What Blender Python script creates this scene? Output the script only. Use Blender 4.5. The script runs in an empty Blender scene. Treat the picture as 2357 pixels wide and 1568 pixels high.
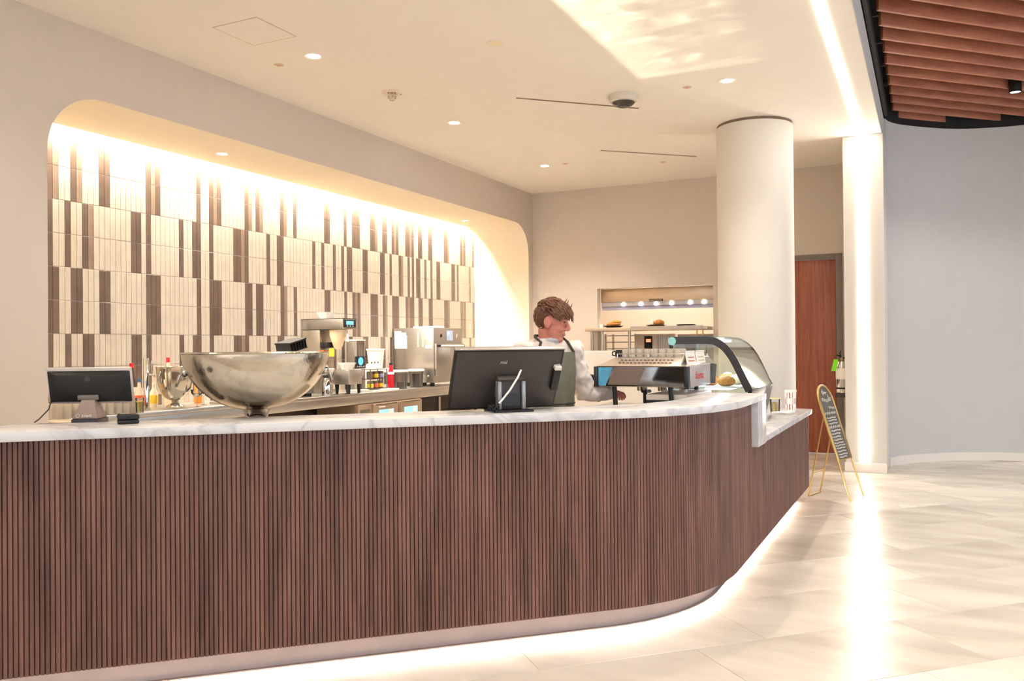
import bpy, bmesh, math, random
from mathutils import Vector, Matrix, Euler, noise as mnoise
random.seed(7)
S = bpy.context.scene
COL = S.collection
PI = math.pi

# ---------------------------------------------------------------- camera
CAMH = 1.465
cam_d = bpy.data.cameras.new('camera'); cam = bpy.data.objects.new('camera', cam_d); COL.objects.link(cam)
cam_d.sensor_width = 36.0; cam_d.lens = 36.0 * 1944.0 / 2357.0; cam_d.clip_start = 0.05
right = Vector((0.8969, 0.4421, -0.0090)); fwd = Vector((-0.4421, 0.8969, 0.0069))
right.normalize(); fwd = (fwd - right * fwd.dot(right)).normalized(); up = right.cross(fwd)
m = Matrix((right, up, -fwd)).transposed().to_4x4(); m.translation = Vector((0, 0, CAMH)); cam.matrix_world = m
S.camera = cam
# ---------------------------------------------------------------- world, exposure
W = bpy.data.worlds.new('daylight'); S.world = W; W.use_nodes = True
bg = W.node_tree.nodes['Background']; bg.inputs[0].default_value = (0.88, 0.95, 1.06, 1); bg.inputs[1].default_value = 1.4
S.view_settings.view_transform = 'Standard'; S.view_settings.look = 'None'
S.view_settings.exposure = 0.62; S.view_settings.gamma = 1.0; S.view_settings.use_curve_mapping = False
WARM = (1.0, 0.74, 0.45); WARM2 = (1.0, 0.91, 0.80)

def light(kind, name, loc, energy, color=WARM, rot=None, target=None, **kw):
    d = bpy.data.lights.new(name, kind); d.energy = energy; d.color = color
    for k, v in kw.items(): setattr(d, k, v)
    o = bpy.data.objects.new(name, d); COL.objects.link(o); o.location = loc
    if rot: o.rotation_euler = rot
    if target is not None: o.rotation_euler = (Vector(target) - Vector(loc)).to_track_quat('-Z', 'Y').to_euler()
    return o

# low sun outside the open shopfront behind the camera: lights the paving and the first metres of floor
light('SUN', 'sun', (0, -20, 15), 3.2, (1.0, 0.93, 0.82), target=(0, -20 + 15 / math.tan(math.radians(42)), 0), angle=0.009)

# ---------------------------------------------------------------- materials
def lin(c):
    out = []
    for v in c:
        v = v / 255.0
        out.append(v / 12.92 if v <= 0.04045 else ((v + 0.055) / 1.055) ** 2.4)
    return (*out, 1.0)
MATS = {}
def mat(name, rgb, rough=0.5, metal=0.0, var=0.06, vscale=6.0, stretch=(1, 1, 1), bump=0.0, bscale=40.0, emit=0.0, ecol=None, trans=0.0, coat=0.0, ior=1.45, rand=0.0, spec=0.5, alpha=1.0):
    if name in MATS: return MATS[name]
    M = bpy.data.materials.new(name); M.use_nodes = True; nt = M.node_tree; N = nt.nodes; L = nt.links
    b = N['Principled BSDF']; c = lin(rgb)
    b.inputs['Roughness'].default_value = rough; b.inputs['Metallic'].default_value = metal
    b.inputs['IOR'].default_value = ior; b.inputs['Transmission Weight'].default_value = trans
    b.inputs['Coat Weight'].default_value = coat; b.inputs['Specular IOR Level'].default_value = spec
    b.inputs['Alpha'].default_value = alpha
    geo = N.new('ShaderNodeNewGeometry'); mp = N.new('ShaderNodeMapping'); mp.inputs['Scale'].default_value = stretch
    L.new(geo.outputs['Position'], mp.inputs['Vector'])
    nz = N.new('ShaderNodeTexNoise'); nz.inputs['Scale'].default_value = vscale; nz.inputs['Detail'].default_value = 4
    L.new(mp.outputs[0], nz.inputs['Vector'])
    mx = N.new('ShaderNodeMix'); mx.data_type = 'RGBA'
    lo = [max(0, v * (1 - var)) for v in c[:3]] + [1]; hi = [min(1, v * (1 + var)) for v in c[:3]] + [1]
    mx.inputs[6].default_value = lo; mx.inputs[7].default_value = hi
    mr = N.new('ShaderNodeMapRange'); mr.inputs[1].default_value = 0.3; mr.inputs[2].default_value = 0.7
    L.new(nz.outputs['Fac'], mr.inputs[0])
    if rand:
        oi = N.new('ShaderNodeObjectInfo'); ad = N.new('ShaderNodeMath'); ad.operation = 'MULTIPLY_ADD'
        ad.inputs[1].default_value = rand; ad.inputs[2].default_value = -rand / 2; L.new(oi.outputs['Random'], ad.inputs[0])
        a2 = N.new('ShaderNodeMath'); a2.operation = 'ADD'; a2.use_clamp = True
        L.new(mr.outputs[0], a2.inputs[0]); L.new(ad.outputs[0], a2.inputs[1]); L.new(a2.outputs[0], mx.inputs[0])
    else:
        L.new(mr.outputs[0], mx.inputs[0])
    L.new(mx.outputs[2], b.inputs['Base Color'])
    if bump:
        bp = N.new('ShaderNodeBump'); bp.inputs['Strength'].default_value = bump; bp.inputs['Distance'].default_value = 0.01
        n2 = N.new('ShaderNodeTexNoise'); n2.inputs['Scale'].default_value = bscale; n2.inputs['Detail'].default_value = 2
        L.new(mp.outputs[0], n2.inputs['Vector']); L.new(n2.outputs['Fac'], bp.inputs['Height']); L.new(bp.outputs[0], b.inputs['Normal'])
    if emit:
        b.inputs['Emission Color'].default_value = (*(ecol or WARM), 1); b.inputs['Emission Strength'].default_value = emit
    MATS[name] = M; return M
def thin_glass(name, tint=(1, 1, 1), rough=0.0, refl=1.0):
    M = bpy.data.materials.new(name); M.use_nodes = True; nt = M.node_tree; N = nt.nodes; L = nt.links
    for n in list(N):
        if n.type != 'OUTPUT_MATERIAL': N.remove(n)
    out = [n for n in N if n.type == 'OUTPUT_MATERIAL'][0]
    t = N.new('ShaderNodeBsdfTransparent'); t.inputs[0].default_value = (*tint, 1)
    g = N.new('ShaderNodeBsdfGlossy'); g.inputs['Roughness'].default_value = rough
    fr = N.new('ShaderNodeFresnel'); fr.inputs[0].default_value = 1.5
    mu = N.new('ShaderNodeMath'); mu.operation = 'MULTIPLY'; mu.inputs[1].default_value = refl; mu.use_clamp = True
    L.new(fr.outputs[0], mu.inputs[0])
    mx = N.new('ShaderNodeMixShader'); L.new(mu.outputs[0], mx.inputs[0]); L.new(t.outputs[0], mx.inputs[1]); L.new(g.outputs[0], mx.inputs[2])
    L.new(mx.outputs[0], out.inputs[0]); MATS[name] = M; return M

wall_m = mat('wall_paint', (205, 193, 180), 0.85, var=0.015, bump=0.03, bscale=220)
ceil_m = mat('ceiling_paint', (242, 235, 225), 0.9, var=0.012)
white_m = mat('white_paint', (218, 211, 201), 0.7, var=0.012)
grey_m = mat('grey_paint', (200, 198, 196), 0.85, var=0.015)
trim_m = mat('trim_white', (232, 224, 214), 0.5, var=0.01)
black_m = mat('black_plenum', (30, 28, 27), 0.85, var=0.2)
blackp_m = mat('black_plastic', (26, 24, 23), 0.38, var=0.12, bump=0.04, bscale=240)
dgrey_m = mat('dark_grey_plastic', (70, 64, 60), 0.45, var=0.08)
grout_m = mat('grout', (214, 198, 176), 0.85, var=0.03)
steel_m = mat('brushed_steel', (188, 184, 178), 0.32, 1.0, var=0.05, stretch=(1, 1, 12), vscale=8)
steel2_m = mat('polished_steel', (200, 194, 184), 0.12, 1.0, var=0.04)
hammer_m = mat('hammered_silver', (205, 196, 180), 0.16, 1.0, var=0.05, bump=0.10, bscale=55)
chrome_m = mat('chrome', (215, 213, 210), 0.06, 1.0, var=0.02)
brass_m = mat('brass', (205, 170, 105), 0.28, 1.0, var=0.05)
stone_m = None
led_m = mat('led_diffuser', (255, 240, 215), 0.5, emit=24, ecol=(1.0, 0.92, 0.80))
lamp_m = mat('downlight_lens', (255, 245, 230), 0.5, emit=18, ecol=(1.0, 0.86, 0.66))
cove_m = mat('cove_led', (255, 240, 215), 0.5, emit=470, ecol=(1.0, 0.89, 0.74))
kick_m = mat('kick_led', (255, 240, 215), 0.5, emit=85, ecol=(1.0, 0.90, 0.79))
clear_m = thin_glass('clear_glass', (0.96, 0.97, 0.96), 0.0, 2.2)
pane_m = thin_glass('case_glass', (0.95, 0.98, 0.97), 0.0, 0.7)
milky_m = mat('milky_plastic', (225, 215, 205), 0.4, trans=0.0, var=0.02)
whitep_m = mat('white_plastic', (244, 238, 226), 0.4, var=0.01)
paper_m = mat('paper', (246, 240, 228), 0.8, var=0.015)
red_m = mat('red', (196, 30, 34), 0.4, var=0.05)
yellow_m = mat('yellow', (232, 190, 50), 0.4, var=0.05)

def walnut(name, dark, light_, rough=0.42, rand=0.35, scl=(14, 14, 1.1)):
    M = bpy.data.materials.new(name); M.use_nodes = True; nt = M.node_tree; N = nt.nodes; L = nt.links; b = N['Principled BSDF']
    b.inputs['Roughness'].default_value = rough
    geo = N.new('ShaderNodeNewGeometry')
    mp = N.new('ShaderNodeMapping'); mp.inputs['Scale'].default_value = scl; L.new(geo.outputs['Position'], mp.inputs['Vector'])
    n1 = N.new('ShaderNodeTexNoise'); n1.inputs['Scale'].default_value = 1.3; n1.inputs['Detail'].default_value = 6; n1.inputs['Roughness'].default_value = 0.62
    n1.inputs['Distortion'].default_value = 0.6
    L.new(mp.outputs[0], n1.inputs['Vector'])
    n2 = N.new('ShaderNodeTexNoise'); n2.inputs['Scale'].default_value = 9; n2.inputs['Detail'].default_value = 3; L.new(mp.outputs[0], n2.inputs['Vector'])
    oi = N.new('ShaderNodeObjectInfo')
    a = N.new('ShaderNodeMath'); a.operation = 'MULTIPLY_ADD'; a.inputs[1].default_value = rand; L.new(oi.outputs['Random'], a.inputs[0])
    mr = N.new('ShaderNodeMapRange'); mr.inputs[1].default_value = 0.32; mr.inputs[2].default_value = 0.70; L.new(n1.outputs['Fac'], mr.inputs[0])
    s = N.new('ShaderNodeMath'); s.operation = 'MULTIPLY_ADD'; s.inputs[1].default_value = 0.35; L.new(n2.outputs['Fac'], s.inputs[0])
    mr2 = N.new('ShaderNodeMath'); mr2.operation = 'MULTIPLY'; mr2.inputs[1].default_value = 0.75 ; L.new(mr.outputs[0], mr2.inputs[0])
    L.new(mr2.outputs[0], s.inputs[2]); L.new(s.outputs[0], a.inputs[2])
    sb = N.new('ShaderNodeMath'); sb.operation = 'SUBTRACT'; sb.inputs[1].default_value = 0.17 + rand / 2; sb.use_clamp = True; L.new(a.outputs[0], sb.inputs[0])
    cr = N.new('ShaderNodeValToRGB'); e = cr.color_ramp.elements
    e[0].position = 0; e[0].color = lin(dark); e[1].position = 1; e[1].color = lin(light_)
    L.new(sb.outputs[0], cr.inputs[0]); L.new(cr.outputs[0], b.inputs['Base Color'])
    bp = N.new('ShaderNodeBump'); bp.inputs['Strength'].default_value = 0.08; bp.inputs['Distance'].default_value = 0.004
    L.new(n2.outputs['Fac'], bp.inputs['Height']); L.new(bp.outputs[0], b.inputs['Normal'])
    MATS[name] = M; return M
slat_m = walnut('walnut_slat', (84, 54, 44), (146, 102, 86), 0.5, 0.14)
back_m = walnut('walnut_backing', (58, 28, 20), (80, 42, 30), 0.6, 0.0)
baffle_m = walnut('cedar_baffle', (158, 92, 68), (200, 134, 102), 0.5, 0.3, (2.0, 2.0, 14))
door_m = walnut('door_veneer', (128, 62, 40), (178, 104, 76), 0.4, 0.1, (26, 26, 1.0))

def marble():
    M = bpy.data.materials.new('white_marble'); M.use_nodes = True; nt = M.node_tree; N = nt.nodes; L = nt.links; b = N['Principled BSDF']
    b.inputs['Roughness'].default_value = 0.22
    geo = N.new('ShaderNodeNewGeometry'); n = N.new('ShaderNodeTexNoise'); n.inputs['Scale'].default_value = 2.2; n.inputs['Detail'].default_value = 7; n.inputs['Distortion'].default_value = 1.6
    L.new(geo.outputs['Position'], n.inputs['Vector'])
    cr = N.new('ShaderNodeValToRGB'); e = cr.color_ramp.elements
    e[0].position = 0.44; e[0].color = lin((208, 206, 206)); e[1].position = 0.56; e[1].color = lin((212, 209, 208))
    v = cr.color_ramp.elements.new(0.5); v.color = lin((184, 182, 185))
    L.new(n.outputs['Fac'], cr.inputs[0]); L.new(cr.outputs[0], b.inputs['Base Color']); return M
stone_m = marble()

def floor_mat():
    M = bpy.data.materials.new('stone_floor_tile'); M.use_nodes = True; nt = M.node_tree; N = nt.nodes; L = nt.links; b = N['Principled BSDF']
    geo = N.new('ShaderNodeNewGeometry'); mp = N.new('ShaderNodeMapping'); mp.inputs['Rotation'].default_value = (0, 0, -PI / 4); mp.inputs['Scale'].default_value = (0.6, 1.8, 1)
    L.new(geo.outputs['Position'], mp.inputs['Vector'])
    oi = N.new('ShaderNodeObjectInfo')
    vm = N.new('ShaderNodeVectorMath'); vm.operation = 'MULTIPLY_ADD'; vm.inputs[1].default_value = (9, 9, 9); L.new(oi.outputs['Random'], vm.inputs[0]); L.new(mp.outputs[0], vm.inputs[2])
    n = N.new('ShaderNodeTexNoise'); n.inputs['Scale'].default_value = 2.0; n.inputs['Detail'].default_value = 5; L.new(vm.outputs[0], n.inputs['Vector'])
    ad = N.new('ShaderNodeMath'); ad.operation = 'MULTIPLY_ADD'; ad.inputs[1].default_value = 0.40; L.new(oi.outputs['Random'], ad.inputs[0]); L.new(n.outputs['Fac'], ad.inputs[2])
    cr = N.new('ShaderNodeValToRGB'); e = cr.color_ramp.elements
    e[0].position = 0.42; e[0].color = lin((178, 168, 154)); e[1].position = 0.95; e[1].color = lin((214, 205, 192))
    L.new(ad.outputs[0], cr.inputs[0]); L.new(cr.outputs[0], b.inputs['Base Color'])
    mr = N.new('ShaderNodeMapRange'); mr.inputs[3].default_value = 0.20; mr.inputs[4].default_value = 0.30; L.new(n.outputs['Fac'], mr.inputs[0]); L.new(mr.outputs[0], b.inputs['Roughness'])
    b.inputs['Specular IOR Level'].default_value = 0.5
    return M
floor_m = floor_mat()

# ---------------------------------------------------------------- geometry helper
class G:
    def __init__(s): s.v = []; s.f = []; s.m = []
    def add(s, vs, fs, m=0, xf=None):
        o = len(s.v)
        s.v += [tuple(xf @ Vector(p)) if xf is not None else tuple(p) for p in vs]
        for f in fs: s.f.append([o + i for i in f]); s.m.append(m)
        return s
    def box(s, x0, x1, y0, y1, z0, z1, m=0, xf=None):
        vs = [(x, y, z) for z in (z0, z1) for y in (y0, y1) for x in (x0, x1)]
        return s.add(vs, [(0, 2, 3, 1), (4, 5, 7, 6), (0, 1, 5, 4), (2, 6, 7, 3), (0, 4, 6, 2), (1, 3, 7, 5)], m, xf)
    def prism(s, poly, a, b, axis='z', m=0, xf=None):
        n = len(poly)
        def P(p, t): return {'z': (p[0], p[1], t), 'x': (t, p[0], p[1]), 'y': (p[0], t, p[1])}[axis]
        vs = [P(p, a) for p in poly] + [P(p, b) for p in poly]
        fs = [list(range(n))[::-1], list(range(n, 2 * n))] + [(i, (i + 1) % n, n + (i + 1) % n, n + i) for i in range(n)]
        return s.add(vs, fs, m, xf)
    def lathe(s, prof, n=24, c=(0, 0, 0), m=0, xf=None):
        vs = []; fs = []; rows = []
        for r, z in prof:
            if r < 1e-6: rows.append([len(vs)]); vs.append((c[0], c[1], c[2] + z))
            else:
                rows.append(list(range(len(vs), len(vs) + n)))
                vs += [(c[0] + r * math.cos(2 * PI * k / n), c[1] + r * math.sin(2 * PI * k / n), c[2] + z) for k in range(n)]
        for a, b in zip(rows, rows[1:]):
            for k in range(n):
                k2 = (k + 1) % n
                if len(a) == 1 and len(b) == 1: continue
                if len(a) == 1: fs.append((a[0], b[k2], b[k]))
                elif len(b) == 1: fs.append((a[k], a[k2], b[0]))
                else: fs.append((a[k], a[k2], b[k2], b[k]))
        return s.add(vs, fs, m, xf)
    def cyl(s, c, r, h, n=20, m=0, r2=None, xf=None):
        r2 = r if r2 is None else r2
        return s.lathe([(0, 0), (r, 0), (r2, h), (0, h)], n, c, m, xf)
    def tube(s, pts, r, n=8, m=0, xf=None, flat=1.0):
        pts = [Vector(p) for p in pts]; k = len(pts); rs = r if isinstance(r, (list, tuple)) else [r] * k
        vs = []; fs = []; t0 = (pts[1] - pts[0]).normalized(); ref = Vector((0, 0, 1)) if abs(t0.z) < 0.9 else Vector((1, 0, 0))
        nn = t0.cross(ref).normalized()
        for i in range(k):
            t = (pts[min(i + 1, k - 1)] - pts[max(i - 1, 0)]).normalized()
            nn = (nn - t * nn.dot(t)).normalized(); bb = t.cross(nn)
            for j in range(n):
                a = 2 * PI * j / n; vs.append(pts[i] + (nn * math.cos(a) + bb * math.sin(a) * flat) * rs[i])
        for i in range(k - 1):
            for j in range(n):
                j2 = (j + 1) % n; fs.append((i * n + j, i * n + j2, (i + 1) * n + j2, (i + 1) * n + j))
        fs.append(tuple(range(n))[::-1]); fs.append(tuple(range((k - 1) * n, k * n)))
        return s.add(vs, fs, m, xf)
    def ell(s, c, r, n=16, k=10, m=0, xf=None):
        prof = [(math.sin(PI * i / k), -math.cos(PI * i / k)) for i in range(k + 1)]; prof[0] = (0, -1); prof[-1] = (0, 1)
        T = Matrix.Translation(Vector(c)) @ Matrix.Diagonal((*r, 1)); T = xf @ T if xf is not None else T
        return s.lathe(prof, n, (0, 0, 0), m, T)
    def mesh(s, name, mats, bevel=0, smooth=None):
        me = bpy.data.meshes.new(name); me.from_pydata(s.v, [], s.f)
        for mm in (mats if isinstance(mats, (list, tuple)) else [mats]): me.materials.append(mm)
        for p, i in zip(me.polygons, s.m): p.material_index = i
        bm = bmesh.new(); bm.from_mesh(me); bmesh.ops.recalc_face_normals(bm, faces=bm.faces)
        if bevel:
            ed = [e for e in bm.edges if len(e.link_faces) == 2 and e.calc_face_angle(0) > 0.6]
            bmesh.ops.bevel(bm, geom=ed, offset=bevel, segments=2, affect='EDGES', profile=0.5)
        bm.to_mesh(me); bm.free()
        if smooth or (smooth is None and bevel):
            me.polygons.foreach_set('use_smooth', [True] * len(me.polygons)); me.set_sharp_from_angle(angle=math.radians(38 if smooth is None or smooth is True else smooth))
        return me
    def build(s, name, mats, parent=None, bevel=0, smooth=None, loc=None, rz=None):
        return link(name, s.mesh(name, mats, bevel, smooth), parent, loc, rz)
def link(name, data, parent=None, loc=None, rz=None):
    o = bpy.data.objects.new(name, data); COL.objects.link(o)
    if parent: o.parent = parent
    if loc: o.location = loc
    if rz is not None: o.rotation_euler = (0, 0, rz)
    return o
def tag(o, label=None, cat=None, group=None, kind=None):
    if label: o['label'] = label
    if cat: o['category'] = cat
    if group: o['group'] = group
    if kind: o['kind'] = kind
    return o
def thing(name, label, cat, loc=(0, 0, 0), rz=0.0, group=None):
    o = bpy.data.objects.new(name, None); COL.objects.link(o); o.location = loc; o.rotation_euler = (0, 0, rz); o.empty_display_size = 0.1
    return tag(o, label, cat, group)
def struct(o): o['kind'] = 'structure'; return o
def B(x0, x1, y0, y1, z0, z1): return G().box(x0, x1, y0, y1, z0, z1)
def copy_tree(o, loc=None, parent=None, label=None):
    c = o.copy(); COL.objects.link(c); c.parent = parent
    if loc is not None: c.location = loc
    if label: c['label'] = label
    for ch in list(o.children): copy_tree(ch, None, c)
    return c
def text(name, body, size, mat_, parent, M4, extrude=0.0006, shear=0.0, align='CENTER', xs=1.0):
    cu = bpy.data.curves.new(name, 'FONT'); cu.body = body; cu.size = size; cu.extrude = extrude; cu.shear = shear; cu.align_x = align; cu.align_y = 'CENTER'
    t = bpy.data.objects.new(name, cu); COL.objects.link(t)
    dg = bpy.context.evaluated_depsgraph_get(); me = bpy.data.meshes.new_from_object(t.evaluated_get(dg)); me.name = name
    bpy.data.objects.remove(t); bpy.data.curves.remove(cu)
    me.materials.clear(); me.materials.append(mat_)
    me.transform(M4 @ Matrix.Diagonal((xs, 1, 1, 1)))
    return link(name, me, parent)
def frame(o, x, y):  # text frame: x = reading direction, y = up
    x = Vector(x).normalized(); y = Vector(y); y = (y - x * y.dot(x)).normalized(); z = x.cross(y)
    M4 = Matrix((x, y, z)).transposed().to_4x4(); M4.translation = Vector(o); return M4

# ================================================================ THE SETTING
HC = 3.83; LX = -5.5; BY = 11.91; TX = -6.45
struct(B(-30, 30, -40, -7.0, -0.15, -0.02).build('bounce_pavement', mat('paving', (186, 180, 170), 0.8)))  # unseen paving added to bounce sunlight up to the ceiling
fl = struct(B(-9, 9, -7, 14, -0.15, -0.003).build('floor', mat('floor_joint', (200, 188, 172), 0.5)))
q2 = math.sqrt(0.5)
ft = G()
a, b_, h = 0.5985, 0.2985, 0.003
ft.add([(-a, -b_, -0.012), (a, -b_, -0.012), (a, b_, -0.012), (-a, b_, -0.012), (-a, -b_, -0.0015), (a, -b_, -0.0015), (a, b_, -0.0015), (-a, b_, -0.0015),
        (-a + .0015, -b_ + .0015, 0), (a - .0015, -b_ + .0015, 0), (a - .0015, b_ - .0015, 0), (-a + .0015, b_ - .0015, 0)],
       [(0, 1, 5, 4), (1, 2, 6, 5), (2, 3, 7, 6), (3, 0, 4, 7), (4, 5, 9, 8), (5, 6, 10, 9), (6, 7, 11, 10), (7, 4, 8, 11), (8, 9, 10, 11)])
ftm = ft.mesh('floor_tile', floor_m)
for j in range(-6, 26):
    for i in range(-8, 16):
        p = 3.336 + i * 1.2 + (j % 3) * 0.4 - 0.6; q = 2.985 + (j - 0) * 0.6 - 0.3 + 0.6
        x = (p - q) * q2; y = (p + q) * q2
        if -3.6 < x < 4.6 and -0.2 < y < 11.9 and not (x < -1.6 and y > 4.6) and not (x < -2.6 and y > 3.2):
            link('floor_tile', ftm, fl, (x, y, 0), PI / 4)
# left wall with the arched niche
def arc(cx, cy, r, a0, a1, n=12): return [(cx + r * math.cos(a0 + (a1 - a0) * k / n), cy + r * math.sin(a0 + (a1 - a0) * k / n)) for k in range(n + 1)]
NY0, NY1, NZ, NR = 3.85, 11.76, 3.32, 0.45
outline = [(NY0, 0)] + arc(NY0 + NR, NZ - NR, NR, PI, PI / 2) + arc(NY1 - NR, NZ - NR, NR, PI / 2, 0) + [(NY1, 0)]
g = G(); poly = [(-7, 0)] + outline + [(BY, 0), (BY, HC), (-7, HC)]
n = len(poly); g.add([(LX, y, z) for y, z in poly], [list(range(n))])
k = len(outline)
g.add([(LX, y, z) for y, z in outline] + [(-6.375, y, z) for y, z in outline], [(i, i + 1, k + i + 1, k + i) for i in range(k - 1)], 1)
# jamb behind the light slot, and the slot roof
g.add([(-6.375, NY0, 0), (TX, NY0, 0), (TX, NY0, 3.5), (-6.375, NY0, 3.5)], [(0, 1, 2, 3)], 1)
g.add([(-6.375, NY1, 0), (TX, NY1, 0), (TX, NY1, 3.5), (-6.375, NY1, 3.5)], [(0, 1, 2, 3)], 1)
g.box(-6.375, -6.36, NY0, NY1, NZ - 0.001, 3.5, 1); g.box(-6.46, -6.36, NY0, NY1, 3.45, 3.5, 1)
struct(g.build('wall_left', [wall_m, mat('niche_lining', (240, 226, 202), 0.8, var=0.01)], smooth=30))
tw = struct(B(-6.56, -6.458, NY0 - 0.05, NY1 + 0.02, 0, 3.47).build('wall_niche', grout_m))
g = G()
x0, x1, x2, xr = -4.44, -2.71, -2.07, -1.05
for (a0, a1, z0, z1) in ((-6.6, x0, 0, HC), (x0, x1, 0, 1.0), (x0, x1, 2.315, HC), (x1, x2, 0, HC), (x2, xr, 2.65, HC), (xr, -0.43, 0, HC)):
    g.box(a0, a1, BY, BY + 0.14, z0, z1)
struct(g.build('wall_back', wall_m))
struct(B(-6.7, -0.45, -7, BY + 0.14, HC, 4.11).build('ceiling', ceil_m))
t = struct(B(-0.45, -0.444, -7, 10.9, HC - 0.004, 4.12).build('trim_1', grey_m))
struct(B(-0.86, -0.43, 10.35, BY, 0, HC).build('wall_fin', white_m, bevel=0.012))
struct(B(-0.872, -0.43, 10.338, 10.349, 0, 0.11).build('baseboard_fin', trim_m, bevel=0.003))
# curved right wall
cv = [(-0.43, 10.90), (-0.40, 11.05), (-0.31, 11.24), (-0.107, 11.48), (0.08, 11.66), (0.225, 11.78), (0.42, 11.90), (0.631, 11.97), (0.83, 12.02), (1.036, 12.04), (1.6, 12.05), (2.6, 12.05), (9.0, 12.05)]
def ribbon(pts, d, z0, z1, m=0):
    g = G(); n = len(pts); inn = []; 
    for i, p in enumerate(pts):
        t = Vector(pts[min(i + 1, n - 1)]) - Vector(pts[max(i - 1, 0)]); nn = Vector((-t.y, t.x)).normalized(); inn.append((p[0] + nn.x * d, p[1] + nn.y * d))
    vs = [(x, y, z) for z in (z0, z1) for (x, y) in list(pts)] + [(x, y, z) for z in (z0, z1) for (x, y) in inn]
    fs = []
    for i in range(n - 1):
        fs += [(i, i + 1, n + i + 1, n + i), (2 * n + i, 3 * n + i, 3 * n + i + 1, 2 * n + i + 1), (n + i, n + i + 1, 3 * n + i + 1, 3 * n + i), (i, 2 * n + i, 2 * n + i + 1, i + 1)]
    fs += [(0, n, 3 * n, 2 * n), (n - 1, 3 * n - 1, 4 * n - 1, 2 * n - 1)]
    return g.add(vs, fs, m)
def densify(pts, k=5):
    out = []; P = [Vector(p) for p in pts]
    for i in range(len(P) - 1):
        p0, p1, p2, p3 = P[max(i - 1, 0)], P[i], P[i + 1], P[min(i + 2, len(P) - 1)]
        for j in range(k):
            t = j / k; out.append(tuple(0.5 * (2 * p1 + (p2 - p0) * t + (2 * p0 - 5 * p1 + 4 * p2 - p3) * t * t + (3 * p1 - p0 - 3 * p2 + p3) * t ** 3)))
    out.append(tuple(P[-1])); return out
cvd = densify(cv[:11], 4) + [(9.0, 12.05)]
struct(ribbon(cvd, 0.15, 0, 4.12).build('wall_right', grey_m, smooth=30))
struct(ribbon(cvd, -0.014, 0, 0.10).build('baseboard_right', trim_m, smooth=30))
struct(B(-0.45, 9, -7, 12.4, 4.75, 4.8).build('ceiling', black_m))
# dark band that closes the baffle recess
struct(ribbon(cvd, 0.10, 4.122, 4.76).build('trim_2', black_m, smooth=30))
struct(B(-0.452, -0.444, -7, 10.95, 4.122, 4.76).build('trim_3', black_m))
col = thing('column', 'round white painted column standing behind the pastry case', 'column', (-1.665, 9.35, 0)); struct(col); del col['category']
G().lathe([(0, 0), (0.40, 0), (0.40, 3.80), (0.39, 3.80), (0.39, HC), (0, HC)], 64).build('shaft', white_m, col, smooth=30)
G().lathe([(0.392, 3.80), (0.392, HC)], 64).build('shadow_gap', mat('gap_dark', (120, 105, 90), 0.9), col, smooth=30)  # dark ring paints the shade inside the gap
hw = [(-3.42, 0), (-2.06, 0), (-2.06, 1.41)] + arc(-3.42 + 0.06, 1.35, 0.06, PI / 2, PI, 6)
struct(G().prism(hw, 8.45, 8.60, 'y').build('wall_half', white_m, bevel=0.006))
# kitchen behind the pass
kw = mat('kitchen_white', (222, 208, 190), 0.7, var=0.02)
for nm, bb in (('wall_kitchen', (-5.6, -2.3, 14.0, 14.1, 0, 3.2)), ('wall_kitchen_left', (-5.6, -5.5, BY + .14, 14.0, 0, 3.2)), ('wall_kitchen_right', (-2.4, -2.3, BY + .14, 14.0, 0, 3.2)), ('ceiling_kitchen', (-5.6, -2.3, BY + .14, 14.1, 3.2, 3.25))):
    struct(B(*bb).build(nm, kw))
# door
d = struct(thing('door_1', 'brown wood veneer door in a grey steel frame', 'door', (-1.56, BY, 0))); del d['category']
B(-0.47, 0.465, 0.03, 0.075, 0.005, 2.585).build('leaf', door_m, d, bevel=0.003)
g = G(); g.box(-0.515, -0.475, -0.015, 0.12, 0, 2.655); g.box(0.47, 0.555, -0.015, 0.12, 0, 2.655); g.box(-0.475, 0.47, -0.015, 0.12, 2.59, 2.655)
g.build('frame', mat('door_frame_grey', (118, 108, 98), 0.5), d, bevel=0.004)
h_ = B(-0.44, -0.42, 0.0, 0.03, 1.0, 1.12).build('handle', steel_m, d, bevel=0.004)
struct(B(-1.0, -0.86, BY - 0.012, BY, 0, 0.11).build('baseboard_back', trim_m))
tag(B(-0.449, -0.436, 10.93, 10.99, 1.14, 1.28).build('light_switch', mat('switch_grey', (120, 112, 108), 0.5), bevel=0.003), 'small grey switch plate on the edge of the curved wall', 'switch')

# ---------------------------------------------------------------- niche tiles
PX, PZ = 0.05445, 0.2785; Z0 = 1.603 - 4 * PZ
C1 = [(0, 2), (4, 2), (9, 2), (18, 3), (29, 1), (32, 3), (41, 2), (44, 2), (51, 2), (55, 1), (65, 2), (72, 1), (75, 3), (82, 3), (87, 2), (91, 3), (97, 4), (103, 2), (108, 2), (116, 3), (125, 3), (132, 1)]
C2 = [(0, 1), (3, 1), (6, 2), (15, 2), (18, 1), (25, 1), (28, 2), (32, 1), (38, 4), (47, 1), (50, 2), (61, 1), (64, 1), (68, 1), (71, 1), (73, 2), (79, 2), (86, 2), (90, 1), (94, 2), (98, 1), (100, 1), (102, 2), (106, 1), (109, 1), (112, 2), (120, 2), (123, 1), (130, 1)]
def dark_set(L): return {c + k for c, nn in L for k in range(nn)}
DS = [dark_set(C1), dark_set(C2)]
tl = mat('tile_cream', (198, 187, 172), 0.16, var=0.07, vscale=14, bump=0.16, bscale=26, rand=0.5, stretch=(1, 1, 0.55))
tdk = mat('tile_umber', (104, 88, 78), 0.16, var=0.12, vscale=14, bump=0.16, bscale=26, rand=0.8, stretch=(1, 1, 0.55))
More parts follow.
